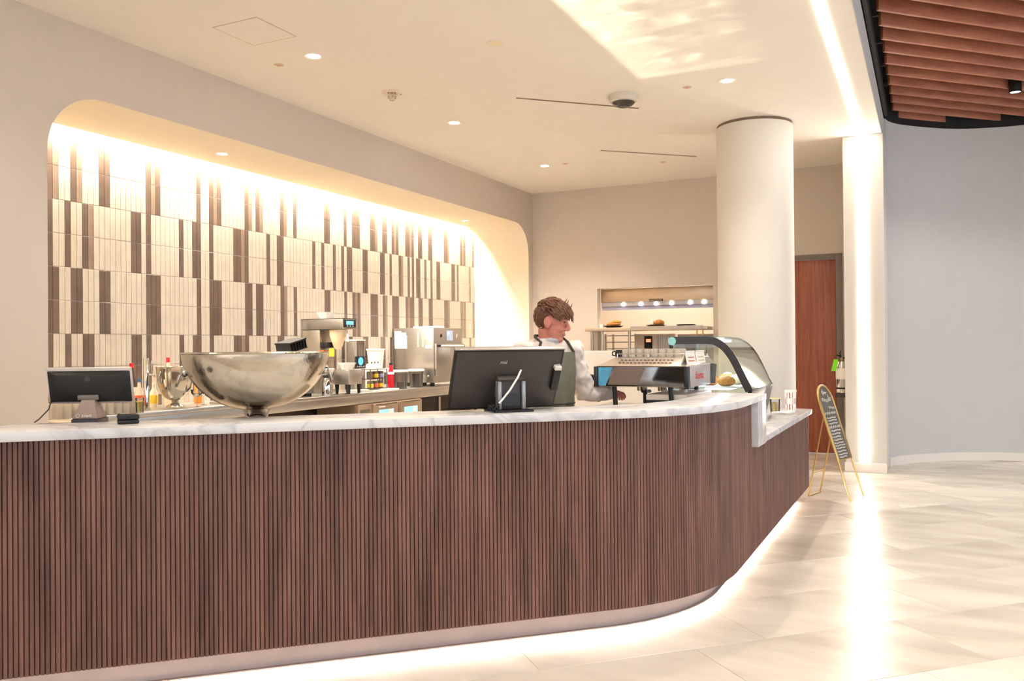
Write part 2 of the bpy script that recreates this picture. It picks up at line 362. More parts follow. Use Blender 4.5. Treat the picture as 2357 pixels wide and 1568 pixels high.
tmd = mat('tile_taupe', (140, 120, 104), 0.16, var=0.10, vscale=14, bump=0.16, bscale=26, rand=0.6, stretch=(1, 1, 0.55))
def tile_geo(g, y, z, m=0):
    a, c, e = PX / 2 - 0.0014, PZ / 2 - 0.0018, 0.0016
    vs = []
    for dx, s in ((0, 0), (0.0066, 0), (0.008, e)):
        vs += [(-6.458 + dx, y - a + s, z - c + s), (-6.458 + dx, y + a - s, z - c + s), (-6.458 + dx, y + a - s, z + c - s), (-6.458 + dx, y - a + s, z + c - s)]
    fs = [(o + i, o + (i + 1) % 4, o + 4 + (i + 1) % 4, o + 4 + i) for o in (0, 4) for i in range(4)] + [(8, 9, 10, 11)]
    g.add(vs, fs, m)
tm = [(lambda gg: (tile_geo(gg, 0, 0), gg.mesh('wall_tile', mm))[1])(G()) for mm in (tl, tdk, tmd)]
cells = []
for row in range(-1, 11):
    z = Z0 + (row + 0.5) * PZ
    if z - PZ / 2 > 3.44 or z < 0.6: continue
    band = (row // 2) % 2
    for c in range(-12, 133):
        y = 4.505 + (c + 0.5) * PX
        if y + PX / 2 > NY1 or y - PX / 2 < NY0: continue
        rr = random.Random(c * 7 + band * 1000 + (row // 2) * 31)
        k = 0
        if c in DS[band]: k = 2 if rr.random() < (0.45 if row >= 8 else 0.18) and (c - 1) in DS[band] else 1
        elif c < 0 and rr.random() < 0.25: k = 1
        cells.append((y, z, k, c, row))
near = [t for t in cells if 0 <= t[3] < 37 and 2 <= t[4] < 10]
ns = {(t[3], t[4]) for t in near}
for y, z, k, c, row in near: link('wall_tile', tm[k], tw, (0, y, z))
g = G()
for y, z, k, c, row in cells:
    if (c, row) not in ns: tile_geo(g, y, z, k)
tag(g.build('wall_tile_field', [tl, tdk, tmd], tw), kind='stuff')
# cove light at the head of the tiles
cl = thing('cove_light', 'warm linear cove light hidden at the head of the tiled niche', 'light', (-6.41, 7.8, 3.42))
B(-0.028, 0.022, -3.9, 3.93, 0.0, 0.012).build('diffuser', cove_m, cl); B(-0.035, 0.03, -3.9, 3.93, 0.0125, 0.03).build('channel', steel_m, cl)
# linear light that runs along the ceiling and down the fin
ll = thing('linear_light', 'bright linear light running along the ceiling edge and down the fin wall', 'light', (-0.655, 10.34, 0.12))
B(-0.028, 0.028, -15.5, 0.0, HC - 0.12 - 0.005, HC - 0.12 - 0.0005).build('ceiling_diffuser', led_m, ll)
B(-0.030, 0.026, -0.004, 0.008, 0.0, HC - 0.125).build('wall_diffuser', led_m, ll)

# ---------------------------------------------------------------- slatted service counter
U = Vector((0.718, 0.696)).normalized(); NI = Vector((-U.y, U.x)); P0 = Vector((-1.763, 3.653)); XS = -1.0; R = 1.35
ang0 = math.atan2(U.y, U.x); turn = PI / 2 - ang0; tl_ = R * math.tan(turn / 2)
sI = (XS - P0.x) / U.x; Y_I = P0.y + sI * U.y; S0 = sI - tl_; CEN = P0 + U * S0 + NI * R; LARC = R * turn; YA = Y_I + tl_; YE = 8.20
SB = -3.1; LTOT = (S0 - SB) + LARC + (YE - YA)
def path(s, off=0.0):   # s from 0 at the off-frame end; off = inward offset
    if s < S0 - SB:
        p = P0 + U * (SB + s); nn = NI
    elif s < S0 - SB + LARC:
        a = ang0 + (s - (S0 - SB)) / R; nn = Vector((-math.sin(a), math.cos(a))); p = CEN - nn * R
    else:
        p = Vector((XS, YA + s - (S0 - SB) - LARC)); nn = Vector((-1, 0))
    return p + nn * off, nn
SY = lambda y: (S0 - SB) + LARC + (y - YA)
def run(s0, s1, o0, o1, z0, z1, step=0.06, m=0, g=None):
    g = g or G(); k = max(2, int((s1 - s0) / step)); ss = [s0 + (s1 - s0) * i / k for i in range(k + 1)]
    vs = []
    for s in ss:
        a, b = path(s, o0)[0], path(s, o1)[0]; vs += [(a.x, a.y, z0), (a.x, a.y, z1), (b.x, b.y, z1), (b.x, b.y, z0)]
    fs = [(4 * i + j, 4 * i + (j + 1) % 4, 4 * i + 4 + (j + 1) % 4, 4 * i + 4 + j) for i in range(k) for j in range(4)] + [(0, 1, 2, 3), (4 * k, 4 * k + 3, 4 * k + 2, 4 * k + 1)]
    return g.add(vs, fs, m)
T = 1.142; TL = 0.864; YW0, YW1 = 5.42, 5.70; WB = 0.15
ctr = thing('service_counter', 'long curved bar counter fronted with reeded walnut slats', 'counter', (0, 0, 0))
run(0, SY(YW0), 0.011, 0.05, WB, T - 0.041).build('backing', back_m, ctr, smooth=30)
run(SY(YW0), LTOT, 0.011, 0.05, WB, TL - 0.045).build('backing', back_m, ctr, smooth=30)
run(0, LTOT - 0.03, 0.14, 0.16, 0.0, T - 0.30).build('kick_plate', mat('kick_taupe', (188, 172, 164), 0.6), ctr, smooth=30)
run(0, LTOT, 0.05, 0.16, WB + 0.012, WB + 0.05).build('soffit', back_m, ctr, smooth=30)
B(-1.16, -1.0, YE - 0.02, YE, WB, TL - 0.045).build('end_panel', slat_m, ctr)
SP = 0.019
def slat_geo(g, hgt, M4=None):
    w, d = 0.0082, 0.0115
    pr = [(-w, d), (-w, 0.0045), (-w * 0.72, 0.0012), (0, 0), (w * 0.72, 0.0012), (w, 0.0045), (w, d)]
    vs = [(x, y, z) for z in (0, hgt) for x, y in pr]; k = len(pr)
    fs = [(i, i + 1, k + i + 1, k + i) for i in range(k - 1)] + [tuple(range(k))[::-1], tuple(range(k, 2 * k))]
    g.add(vs, fs, 0, M4)
H1 = T - 0.041 - WB; H2 = TL - 0.041 - WB
def slat_mesh(hh):
    g = G(); slat_geo(g, hh); me = g.mesh('slat', slat_m); me.polygons.foreach_set('use_smooth', [True] * len(me.polygons)); me.set_sharp_from_angle(angle=0.9); return me
sm1, sm2 = slat_mesh(H1), slat_mesh(H2)
slats = []; s = SP / 2
while s < LTOT - SP / 2:
    p, nn = path(s); slats.append((s, p, math.atan2(nn.y, nn.x) - PI / 2)); s += SP
first = int(0.42 / SP); rest = G()
for i, (s, p, az) in enumerate(slats):
    low = s > SY(YW0)
    if first <= i < first + 300: link('slat', sm2 if low else sm1, ctr, (p.x, p.y, WB), az)
    else: slat_geo(rest, H2 if low else H1, Matrix.Translation((p.x, p.y, WB)) @ Matrix.Rotation(az, 4, 'Z'))
tag(rest.build('slat_run', slat_m, ctr), kind='stuff')
run(0.0, LTOT - 0.05, 0.126, 0.139, 0.006, 0.018).build('led_strip', kick_m, ctr, smooth=30)
run(0.0, LTOT - 0.05, 0.118, 0.1395, 0.020, 0.027).build('led_cover', mat('kick_taupe', (188, 172, 164), 0.6), ctr, smooth=30)  # lip added to keep the strip's light off the kick plate
# stone top in one piece: bar ledge, step-down panel and low transaction top
top = thing('counter_top', 'white marble counter top with a step down to a low ledge', 'counter top', (0, 0, 0))
run(0, SY(YW1), -0.045, 0.33, T - 0.04, T, 0.05).build('bar_ledge', stone_m, top, bevel=0.004, smooth=30)
B(-1.28, -0.958, YW0, YW1, TL - 0.045, T - 0.0405).build('step_panel', stone_m, top, bevel=0.004)
lowp = [(-1.95, YW1), (-0.962, YW1), (-0.962, YE - 0.04)] + arc(-1.012, YE - 0.04, 0.05, 0, PI / 2, 5) + [(-1.95, YE + 0.01)]
G().prism(lowp, TL - 0.04, TL).build('low_top', stone_m, top, bevel=0.003)

# ================================================================ CEILING FITTINGS
def downlight(name, loc, label, group, energy, r=0.055, blend=0.9, ang=125, lens=lamp_m):
    t = thing(name, label, 'light', loc, 0, group)
    G().lathe([(r, -0.001), (r + 0.018, -0.006), (r + 0.02, 0), (r, 0.0)], 28).build('trim_ring', trim_m, t, smooth=40)
    G().lathe([(0, -0.0015), (r, -0.0015), (r, -0.0005), (0, -0.0005)], 28).build('lens', lens, t)
    if energy:
        o = light('SPOT', 'beam', (0, 0, -0.03), energy, WARM2, spot_size=math.radians(ang), spot_blend=blend, shadow_soft_size=0.05); o.parent = t
    return t
EN = 165; EF = 42
for (x, y, lab) in ((-4.44, 5.42, 'lit downlight beside a sprinkler plate, close to the square access hatch'), (-4.46, 7.72, 'lit downlight midway between the fire strobe and the kitchen wall'),
                    (-4.49, 10.13, 'lit downlight close to the corner of niche wall and kitchen wall'), (-1.59, 7.64, 'lit downlight above the pastry case, ahead of the column')):
    downlight('downlight', (x, y, HC), lab, 'lit ceiling downlights', EN * {5.42: 0.8, 7.72: 1.3, 10.13: 1.7, 7.64: 0.5}[y])
for (x, y) in ((-4.4, 3.1), (-1.6, 5.3), (-1.6, 3.0), (-4.4, 0.8), (-1.6, 0.7)):  # extra downlights added out of view to light the bar
    downlight('downlight', (x, y, HC), 'added unseen ceiling downlight above the bar, beyond the picture', 'added downlights beyond the picture', (100 if y > 2 else EF) if x > -3 else 40)
downlight('downlight', (-3.0, 5.84, HC), 'unlit round recessed downlight in the cream ceiling', None, 0, lens=mat('lens_off', (240, 222, 190), 0.5))
downlight('downlight', (-6.0, 5.98, NZ), 'small downlight in the niche ceiling above the glassware', None, 20, 0.045)
downlight('downlight', (-6.09, 10.83, NZ), 'small downlight in the niche ceiling above the oven', None, 20, 0.045)
for (x, y, lab) in ((-4.83, 5.45, 'white concealed sprinkler plate with red glint beside a lit downlight'), (-1.96, 7.66, 'white sprinkler plate with red glint beside the dome camera'), (-4.20, 10.13, 'white sprinkler plate on the ceiling near the kitchen wall corner'), (-3.05, 10.64, 'white sprinkler plate on the ceiling above the kitchen pass')):
    t = thing('sprinkler', lab, 'sprinkler', (x, y, HC))
    G().lathe([(0, -0.004), (0.035, -0.004), (0.042, 0), (0, 0)], 20).build('cover_plate', mat('plate_tan', (206, 186, 158), 0.5), t, smooth=30)
    G().lathe([(0, -0.014), (0.012, -0.012), (0.012, -0.004), (0, -0.004)], 12).build('bulb', mat('bulb_red', (236, 176, 156), 0.3), t, smooth=40)
t = thing('fire_strobe', 'white round fire alarm speaker strobe marked FIRE on the ceiling', 'alarm', (-4.43, 6.52, HC))
G().lathe([(0, -0.035), (0.05, -0.035), (0.085, -0.022), (0.095, 0), (0, 0)], 32).build('housing', mat('strobe_white', (226, 208, 184), 0.5), t, smooth=30)
G().lathe([(0, -0.085), (0.018, -0.08), (0.03, -0.06), (0.032, -0.035), (0, -0.035)], 16).build('strobe_lens', mat('strobe_lens', (196, 182, 158), 0.15), t, smooth=40)
for dy in (-0.022, 0.022): B(-0.03, 0.03, dy - 0.004, dy + 0.004, -0.06, -0.035).build('lens_guard', mat('guard_tan', (180, 162, 138), 0.5), t)
text('lettering', 'FIRE', 0.046, mat('ink_brown', (120, 92, 70), 0.7), t, frame((0.562 * 0.066, -0.827 * 0.066, -0.0318), (0.897, 0.442, 0), (0.442, -0.897, 0.37)), 0.0008)
G().cyl((0.078, 0.03, -0.028), 0.007, 0.01, 10).build('screw', mat('guard_tan', (180, 162, 138), 0.5), t)
t = thing('dome_camera', 'white panoramic dome security camera with dark lens window on the ceiling', 'camera', (-2.56, 7.62, HC))
G().lathe([(0, -0.075), (0.095, -0.075), (0.13, -0.06), (0.138, -0.04), (0.138, 0), (0, 0)], 40).build('housing', mat('camera_white', (206, 198, 186), 0.45), t, smooth=35)
G().lathe([(0.06, -0.105), (0.085, -0.098), (0.108, -0.076), (0.10, -0.0745), (0.06, -0.0745)], 40).build('lens_window', mat('lens_smoke', (52, 44, 38), 0.12), t, smooth=40)
G().lathe([(0, -0.115), (0.05, -0.112), (0.062, -0.10), (0.055, -0.07), (0, -0.07)], 28).build('centre_cap', mat('cap_dark', (40, 32, 26), 0.35), t, smooth=40)
def slot(x0, y0, x1, y1, lab):
    dx, dy = x1 - x0, y1 - y0; L_ = math.hypot(dx, dy)
    t = thing('slot_diffuser', lab, 'air vent', ((x0 + x1) / 2, (y0 + y1) / 2, HC), math.atan2(dy, dx))
    B(-L_ / 2, L_ / 2, -0.02, 0.02, -0.002, -0.0005).build('slot', mat('slot_dark', (126, 100, 74), 0.8), t)
    g = G(); g.box(-L_ / 2 - .008, L_ / 2 + .008, -0.028, -0.02, -0.004, -0.0005); g.box(-L_ / 2 - .008, L_ / 2 + .008, 0.02, 0.028, -0.004, -0.0005); g.build('edge_trim', trim_m, t)
slot(-3.488, 7.218, -2.563, 8.108, 'long thin slot air diffuser passing beside the dome camera')
slot(-3.532, 9.641, -2.582, 10.528, 'long thin slot air diffuser between the column and the kitchen wall')
t = thing('access_hatch', 'flush square access hatch outlined in the cream ceiling', 'hatch', (-4.48, 4.80, HC), 0)
B(-0.205, 0.205, -0.205, 0.205, -0.003, -0.0005).build('panel', ceil_m, t)
g = G(); w = 0.213
for a0, a1, b0, b1 in ((-w, w, -w, -0.206), (-w, w, 0.206, w), (-w, -0.206, -0.206, 0.206), (0.206, w, -0.206, 0.206)): g.box(a0, a1, b0, b1, -0.0018, -0.0005)
g.build('seam', mat('seam_tan', (196, 176, 150), 0.9), t)
# wood baffle ceiling over the hall
bc = thing('baffle_ceiling', 'suspended ceiling of red-brown wood baffles in a black recess', 'ceiling baffles', (0, 0, 4.2))
q = 8.187; i = 0
while q > 1.0:
    pa = q - 0.487; pb = min(q + 6.4, 17.25 - q if q > 5.3 else 99)
    if q > 8.1: pb = 9.02
    L_ = pb - pa
    o = B(0, L_, -0.016, 0.016, 0.0, 0.15).build('baffle', baffle_m, bc, bevel=0.002)
    o.location = ((pa - q) * q2, (pa + q) * q2, 0); o.rotation_euler = (0, 0, PI / 4); q -= 0.2607
for k in range(7):
    y = 6.6 + k * 0.75; B(-0.43, -0.20, y, y + 0.03, 0.155, 0.185).build('bracket', mat('bracket_grey', (74, 68, 62), 0.6), bc)
B(-0.30, -0.27, 2.0, 11.3, 0.19, 0.23).build('hanger_rail', mat('bracket_grey', (74, 68, 62), 0.6), bc)
B(-0.437, -0.405, 2.0, 10.9, -0.06, 0.08).build('edge_frame', mat('edge_black', (48, 44, 40), 0.6), bc)
def can(x, y, lab, group=None, e=240):
    t = thing('cylinder_downlight', lab, 'light', (x, y, 4.14), 0, group)
    G().lathe([(0.05, 0.0), (0.062, 0.0), (0.062, 0.30), (0, 0.30), (0, 0.01), (0.05, 0.01)], 28).build('housing', blackp_m, t, smooth=40)
    G().lathe([(0, 0.004), (0.05, 0.004), (0.05, 0.008), (0, 0.008)], 24).build('lens', mat('can_lens', (255, 250, 245), 0.5, emit=6, ecol=(1, 0.93, 0.85)), t)
    o = light('SPOT', 'beam', (0, 0, -0.02), e, (1, 0.93, 0.85), spot_size=math.radians(110), spot_blend=0.9, shadow_soft_size=0.05); o.parent = t
can(0.866, 10.50, 'black cylinder downlight with white lens hanging among the wood baffles', None, 90)
for (x, y) in ((2.2, 9.2), (1.2, 4.6), (3.4, 6.4), (1.2, 1.8), (3.4, 3.4)): can(x, y, 'added unseen black cylinder downlight over the hall floor beyond the picture', 'added hall downlights', 240)  # added out of view so the hall floor bounces light upward

# ================================================================ ON AND BEHIND THE BAR
def D(along, inw, z=0.0): p = P0 + U * along + NI * inw; return (p.x, p.y, z)
# staff-side work shelf behind the ledge
ZW = 1.045
ws = thing('work_shelf', 'steel staff-side work shelf just behind the marble bar ledge', 'shelf', D(-1.65, 0.34, 0), ang0)
B(-1.2, 0.95, 0.0, 0.55, ZW - 0.04, ZW).build('shelf_top', steel_m, ws, bevel=0.003)
for x in (-1.15, 0.9):
    for y in (0.04, 0.5): B(x - 0.02, x + 0.02, y - 0.02, y + 0.02, 0, ZW - 0.04).build('leg', steel_m, ws)
# small terminal
pa = thing('pos_terminal', 'small black point-of-sale terminal with tapered grey stand at the counter end', 'terminal', D(-1.93, 0.47, ZW), ang0 - math.radians(12))
tilt = math.radians(14)
def slab(g, w, hgt, th, M4, m=0, inset=0.0):
    g.box(-w / 2, w / 2, -th, 0, 0, hgt, m, M4)
MA = Matrix.Translation((0, 0.02, 0.176)) @ Matrix.Rotation(tilt, 4, 'X')
g = G(); slab(g, 0.375, 0.172, 0.018, MA); g.build('screen_back', mat('terminal_silver', (196, 186, 176), 0.35), pa, bevel=0.006)
g = G(); g.add([(-.183, -.0185, .008), (.183, -.0185, .008), (.183, -.0185, .160), (-.183, -.0185, .160), (-.135, -.042, .02), (.135, -.042, .02), (.135, -.042, .142), (-.135, -.042, .142)],
      [(0, 1, 5, 4), (1, 2, 6, 5), (2, 3, 7, 6), (3, 0, 4, 7), (4, 5, 6, 7), (3, 2, 1, 0)], 0, MA); g.build('rear_cover', blackp_m, pa, bevel=0.004)
G().box(-0.045, 0.045, -0.06, -0.043, 0.03, 0.052, 0, MA).build('hinge_bracket', mat('bracket_mid', (120, 112, 106), 0.4), pa, bevel=0.003)
G().cyl((0, -0.0425, 0.125), 0.012, 0.002, 16, 0, None, MA @ Matrix.Translation((0, -0.0425, 0.125)) @ Matrix.Rotation(PI / 2, 4, 'X') @ Matrix.Translation((0, 0.0425, -0.125))).build('rear_emblem', dgrey_m, pa)
g = G(); rows = [(0.112, 0.062, -0.02, 0.108), (0.10, 0.056, -0.02, 0.125), (0.080, 0.044, -0.018, 0.155), (0.062, 0.034, -0.012, 0.19), (0.058, 0.026, 0.0, 0.215)]
vs = []
for w, dd, cy, z in rows: vs += [(-w / 2, cy - dd, z), (w / 2, cy - dd, z), (w / 2, cy + dd, z), (-w / 2, cy + dd, z)]
fs = [(4 * i + j, 4 * i + (j + 1) % 4, 4 * i + 4 + (j + 1) % 4, 4 * i + 4 + j) for i in range(4) for j in range(4)] + [(3, 2, 1, 0), (16, 17, 18, 19)]
g.add(vs, fs); g.build('stand', mat('stand_taupe', (150, 130, 118), 0.4), pa, bevel=0.006)
B(-0.058, 0.058, -0.088, 0.046, 0.0, 0.1075).build('stand_base', mat('base_dark', (52, 46, 50), 0.4), pa, bevel=0.004)
ink = mat('logo_white', (240, 232, 226), 0.5)
text('logo', 'toast', 0.022, ink, pa, frame((0.008, -0.0805, 0.1225), (1, 0, 0), (0, 0.36, 1)), 0.0012)
g = G(); M4 = frame((-0.031, -0.0805, 0.1225), (1, 0, 0), (0, 0.36, 1))
g.tube([M4 @ Vector((0.0075 * math.cos(k * PI / 8), 0.0075 * math.sin(k * PI / 8), 0)) for k in range(17)], 0.0012, 5); g.build('logo_ring', ink, pa)
G().tube([(-0.175, 0.0, 0.20), (-0.185, -0.01, 0.15), (-0.205, -0.06, 0.11), (-0.215, -0.085, 0.097)], 0.003, 6).build('power_cable', blackp_m, pa, smooth=60)
# card reader on the ledge and flat dark trays behind it
t = thing('card_reader', 'black palm-sized card reader resting on the marble ledge', 'card reader', D(-1.745, 0.20, T), ang0 + 0.15)
B(-0.043, 0.043, -0.04, 0.04, 0, 0.017).build('base', blackp_m, t, bevel=0.005); B(-0.045, 0.045, -0.042, 0.042, 0.018, 0.042).build('body', blackp_m, t, bevel=0.009)
B(-0.03, 0.03, -0.02, 0.03, 0.0425, 0.0435).build('display', mat('lcd_dark', (40, 44, 50), 0.15), t)
t = thing('keyboard_tray', 'flat dark wedge-shaped tray beside the small terminal', 'tray', D(-2.085, 0.44, ZW), ang0)
G().prism([(-0.07, 0.0), (0.07, 0.0), (0.07, 0.075), (-0.05, 0.085)], -0.075, 0.075, 'x').build('wedge', dgrey_m, t, bevel=0.004)
B(-0.07, 0.07, -0.055, 0.05, 0.081, 0.087).build('key_panel', blackp_m, t, bevel=0.002)
t = thing('bar_mat', 'black rubber-edged bar rail behind the card reader', 'bar mat', D(-1.60, 0.50, ZW), ang0)
B(-0.16, 0.16, -0.05, 0.05, 0, 0.045).build('body', blackp_m, t, bevel=0.004); B(-0.16, 0.16, -0.054, -0.05, 0.035, 0.047).build('edge_strip', steel_m, t)
# large champagne bowl
bw = thing('champagne_bowl', 'large hammered silver champagne bowl on a round foot', 'bowl', D(-1.199, 0.47, ZW), ang0)
R0 = 0.347; zt = 1.443 - ZW; zb = 1.166 - ZW
prof = [(0.0, zb)]
for k in range(1, 25):
    a = k / 24 * PI / 2; prof.append((R0 * math.sin(a) ** 0.92, zb + (zt - zb) * (1 - math.cos(a) ** 1.15)))
prof[-1] = (R0, zt - 0.004); inn = [(max(r - 0.006, 0), z + 0.006) for r, z in prof[::-1]]
G().lathe(prof + [(R0 + 0.007, zt), (R0 + 0.004, zt + 0.006), (R0 - 0.004, zt + 0.005)] + inn[1:], 96).build('bowl', hammer_m, bw, smooth=50)
G().lathe([(0.0, zb + 0.004), (0.075, zb + 0.012), (0.058, zb - 0.012), (0.052, zb - 0.03), (0.07, 0.03), (0.105, 0.008), (0.108, 0.0), (0, 0)], 48).build('foot', steel2_m, bw, smooth=50)
for sx in (-1, 1):
    xh = sx * (R0 - 0.018); hd = G()
    hd.tube([(xh + sx * (0.018 + 0.020 * math.sin(a)), 0.0 + 0.05 * math.cos(a) * 0.6, zt - 0.12 - 0.045 * math.sin(a) * 1.2 + 0.02) for a in [k * PI / 10 for k in range(11)]], 0.007, 8)
    hd.ell((xh, 0, zt - 0.085), (0.02, 0.03, 0.03)); hd.build('handle', steel2_m, bw, smooth=60)
# large terminal with its back to the hall
pb_ = thing('touchscreen_terminal', 'large black touchscreen terminal seen from the back on the marble ledge', 'terminal', D(0.0, 0.19, T), ang0)
tb = math.radians(30); MB = Matrix.Translation((0.0, 0.115, 0.012)) @ Matrix.Rotation(tb, 4, 'X')
g = G(); g.box(-0.285, 0.285, -0.012, 0.012, 0, 0.345, 0, MB); g.build('screen', blackp_m, pb_, bevel=0.004)
g = G(); g.box(-0.286, 0.286, -0.013, 0.013, 0.3455, 0.352, 0, MB); g.build('top_bezel', mat('bezel_silver', (176, 168, 162), 0.3, 0.6), pb_, bevel=0.001)
g = G(); g.add([(-.275, -.0125, .008), (.275, -.0125, .008), (.275, -.0125, .337), (-.275, -.0125, .337), (-.17, -.035, .03), (.17, -.035, .03), (.17, -.035, .24), (-.17, -.035, .24)],
      [(0, 1, 5, 4), (1, 2, 6, 5), (2, 3, 7, 6), (3, 0, 4, 7), (4, 5, 6, 7), (3, 2, 1, 0)], 0, MB); g.build('rear_cover', mat('charcoal_plastic', (62, 55, 51), 0.42, var=0.1, bump=0.05, bscale=240), pb_, bevel=0.004)
text('logo', 'msi', 0.026, mat('logo_grey', (190, 180, 172), 0.5), pb_, MB @ frame((-0.035, -0.0262, 0.283), (1, 0, 0), (0, 0.20, 1)), 0.0015, 0.25)
g = G(); g.box(-0.065, 0.065, -0.075, -0.036, 0.10, 0.215, 0, MB); g.build('hinge_housing', dgrey_m, pb_, bevel=0.006)
g = G(); g.box(-0.052, 0.052, -0.06, -0.025, 0.012, 0.15); g.build('stand_neck', mat('neck_dark', (54, 46, 46), 0.35), pb_, bevel=0.005)
for sx in (-1, 1): B(sx * 0.062 - 0.009, sx * 0.062 + 0.009, -0.075, -0.02, 0.012, 0.15).build('side_rail', mat('rail_grey', (150, 150, 150), 0.25, 0.4), pb_, bevel=0.003)
g = G(); g.box(-0.045, 0.045, -0.066, -0.061, 0.03, 0.085); g.build('port_panel', mat('port_black', (14, 16, 18), 0.2), pb_)
B(-0.10, 0.10, -0.115, 0.09, 0.0, 0.011).build('foot_plate', blackp_m, pb_, bevel=0.004)
g = G(); g.box(0.235, 0.275, -0.045, 0.04, 0.12, 0.24, 0, MB); g.build('card_swipe', blackp_m, pb_, bevel=0.006)
g = G(); g.box(0.236, 0.274, -0.047, 0.03, 0.241, 0.262, 0, MB); g.build('swipe_cap', mat('cap_silver', (205, 198, 190), 0.3), pb_, bevel=0.004)
tag(G().tube([(0.045, -0.082, 0.205), (0.02, -0.105, 0.17), (-0.02, -0.105, 0.11), (-0.06, -0.10, 0.06), (-0.075, -0.10, 0.045)], 0.005, 8).build('white_lead', whitep_m, pb_, smooth=60), 'white cable')
g = G(); rg = random.Random(3)
for k in range(6):
    c = Vector((-0.10, -0.09, 0.018)); r = 0.022 + 0.008 * rg.random(); ph = rg.random() * 6
    g.tube([c + Vector((r * math.cos(a + ph), 0.5 * r * math.sin(a + ph) + rg.uniform(-.01, .01), 0.012 * math.sin(a * 2 + ph) + 0.006)) for a in [j * PI / 6 for j in range(13)]], 0.004, 6)
g.tube([(-0.075, -0.10, 0.045), (-0.085, -0.10, 0.03), (-0.10, -0.09, 0.02)], 0.005, 6); g.build('cable_coil', blackp_m, pb_, smooth=60)

# ================================================================ BACK COUNTER IN THE NICHE
ZB = 0.95
bk = thing('back_counter', 'long stainless back counter under the tiled niche', 'counter', (-6.1, 7.8, 0))
B(-0.345, 0.36, -3.6, 3.9, ZB - 0.035, ZB).build('worktop', steel_m, bk, bevel=0.004)
B(0.335, 0.36, -3.6, 3.9, ZB - 0.12, ZB - 0.036).build('apron', steel_m, bk, bevel=0.003)
for y in (-3.5, -1.5, 1.75, 3.7):
    for x in (-0.28, 0.30): B(x - 0.025, x + 0.025, y - 0.025, y + 0.025, 0, ZB - 0.14).build('leg', steel_m, bk)
B(-0.33, -0.30, -3.6, 3.9, 0.1, ZB - 0.14).build('back_panel', mat('shadow_brown', (64, 52, 46), 0.7), bk)  # dark sheet paints the shade in the open space under the worktop
# under-counter fridge
fr = thing('undercounter_fridge', 'two-door stainless under-counter fridge with small blue-lit windows', 'fridge', (-6.05, 8.36, 0))
ft_m = mat('fridge_taupe', (168, 146, 124), 0.35, 0.7)
B(-0.25, 0.332, -0.66, 0.64, 0.03, ZB - 0.125).build('cabinet', ft_m, fr, bevel=0.004)
for k, (y0, y1) in enumerate(((-0.40, 0.10), (0.12, 0.62))):
    dr = B(0.3335, 0.36, y0, y1, 0.10, ZB - 0.135).build('door', ft_m, fr, bevel=0.004)
    B(0.3605, 0.362, y0 + 0.10, y1 - 0.10, 0.30, ZB - 0.205).build('window', mat('fridge_window', (120, 170, 200), 0.15, emit=0.5, ecol=(0.35, 0.62, 0.85)), dr)
    B(0.3622, 0.364, y1 - 0.20, y1 - 0.13, 0.34, ZB - 0.21).build('window_sticker', paper_m, dr)
    B(0.3605, 0.364, y0 + 0.04, y1 - 0.04, ZB - 0.146, ZB - 0.139).build('handle_gap', black_m, dr)
B(0.3325, 0.337, -0.62, -0.44, ZB - 0.22, ZB - 0.185).build('control_panel', mat('panel_dark', (88, 84, 74), 0.4), fr)
g = G()
for k in range(6): g.box(0.3605, 0.3625, -0.30 + k * 0.022, -0.285 + k * 0.022, ZB - 0.18, ZB - 0.165)
g.build('brand_strip', ink, fr)
# speed oven
ov = thing('countertop_oven', 'stainless countertop speed oven with paper notes taped to its side', 'oven', (-6.11, 9.82, ZB))
B(-0.32, 0.31, -0.37, 0.37, 0.045, 0.77).build('body', steel_m, ov, bevel=0.006)
for x in (-0.26, 0.25):
    for y in (-0.31, 0.31): G().cyl((x, y, 0), 0.03, 0.045, 14).build('foot', black_m, ov)
dr = B(0.312, 0.345, -0.36, 0.36, 0.13, 0.56).build('door', steel_m, ov, bevel=0.005)
g = G(); g.tube([(0.375, -0.31, 0.53), (0.375, 0.31, 0.53)], 0.013, 12); g.build('handle', whitep_m, dr, smooth=50)
for y in (-0.315, 0.315): B(0.345, 0.385, y - 0.012, y + 0.012, 0.515, 0.545).build('handle_post', black_m, dr)
B(0.312, 0.322, -0.36, 0.36, 0.565, 0.76).build('control_fascia', steel_m, ov)
sc = B(0.3225, 0.327, -0.06, 0.10, 0.60, 0.735).build('display', mat('oven_display', (150, 158, 178), 0.25, emit=0.25, ecol=(.6, .68, .85)), ov)
B(0.3275, 0.329, -0.04, 0.0, 0.68, 0.715).build('display_icon', mat('icon_blue', (220, 230, 250), 0.3, emit=1.0, ecol=(.8, .88, 1)), sc)
G().ell((0.325, -0.20, 0.665), (0.012, 0.014, 0.022)).build('power_button', black_m, ov, smooth=60)
B(0.3225, 0.328, 0.20, 0.215, 0.64, 0.69).build('indicator', whitep_m, ov)
for c in range(3):
    g = G()
    for r_ in range(12): g.box(0.06 + c * 0.075, 0.085 + c * 0.075, -0.3735, -0.3712, 0.52 + r_ * 0.0165, 0.529 + r_ * 0.0165)
    g.build('vent_row', mat('vent_light', (244, 226, 194), 0.4), ov)
for c in range(3): G().ell((0.075 + c * 0.075, -0.373, 0.135), (0.012, 0.004, 0.014)).build('vent_hole', mat('vent_light', (244, 226, 194), 0.4), ov)
for (x0_, x1_, z0_, z1_, dy) in ((-0.295, -0.19, 0.66, 0.73, 0), (-0.295, -0.10, 0.50, 0.67, 0.0008), (-0.19, -0.115, 0.60, 0.71, 0.0016), (0.185, 0.285, 0.50, 0.545, 0)):
    B(x0_, x1_, -0.3735 - dy, -0.3725 - dy, z0_, z1_).build('paper_note', paper_m, ov)
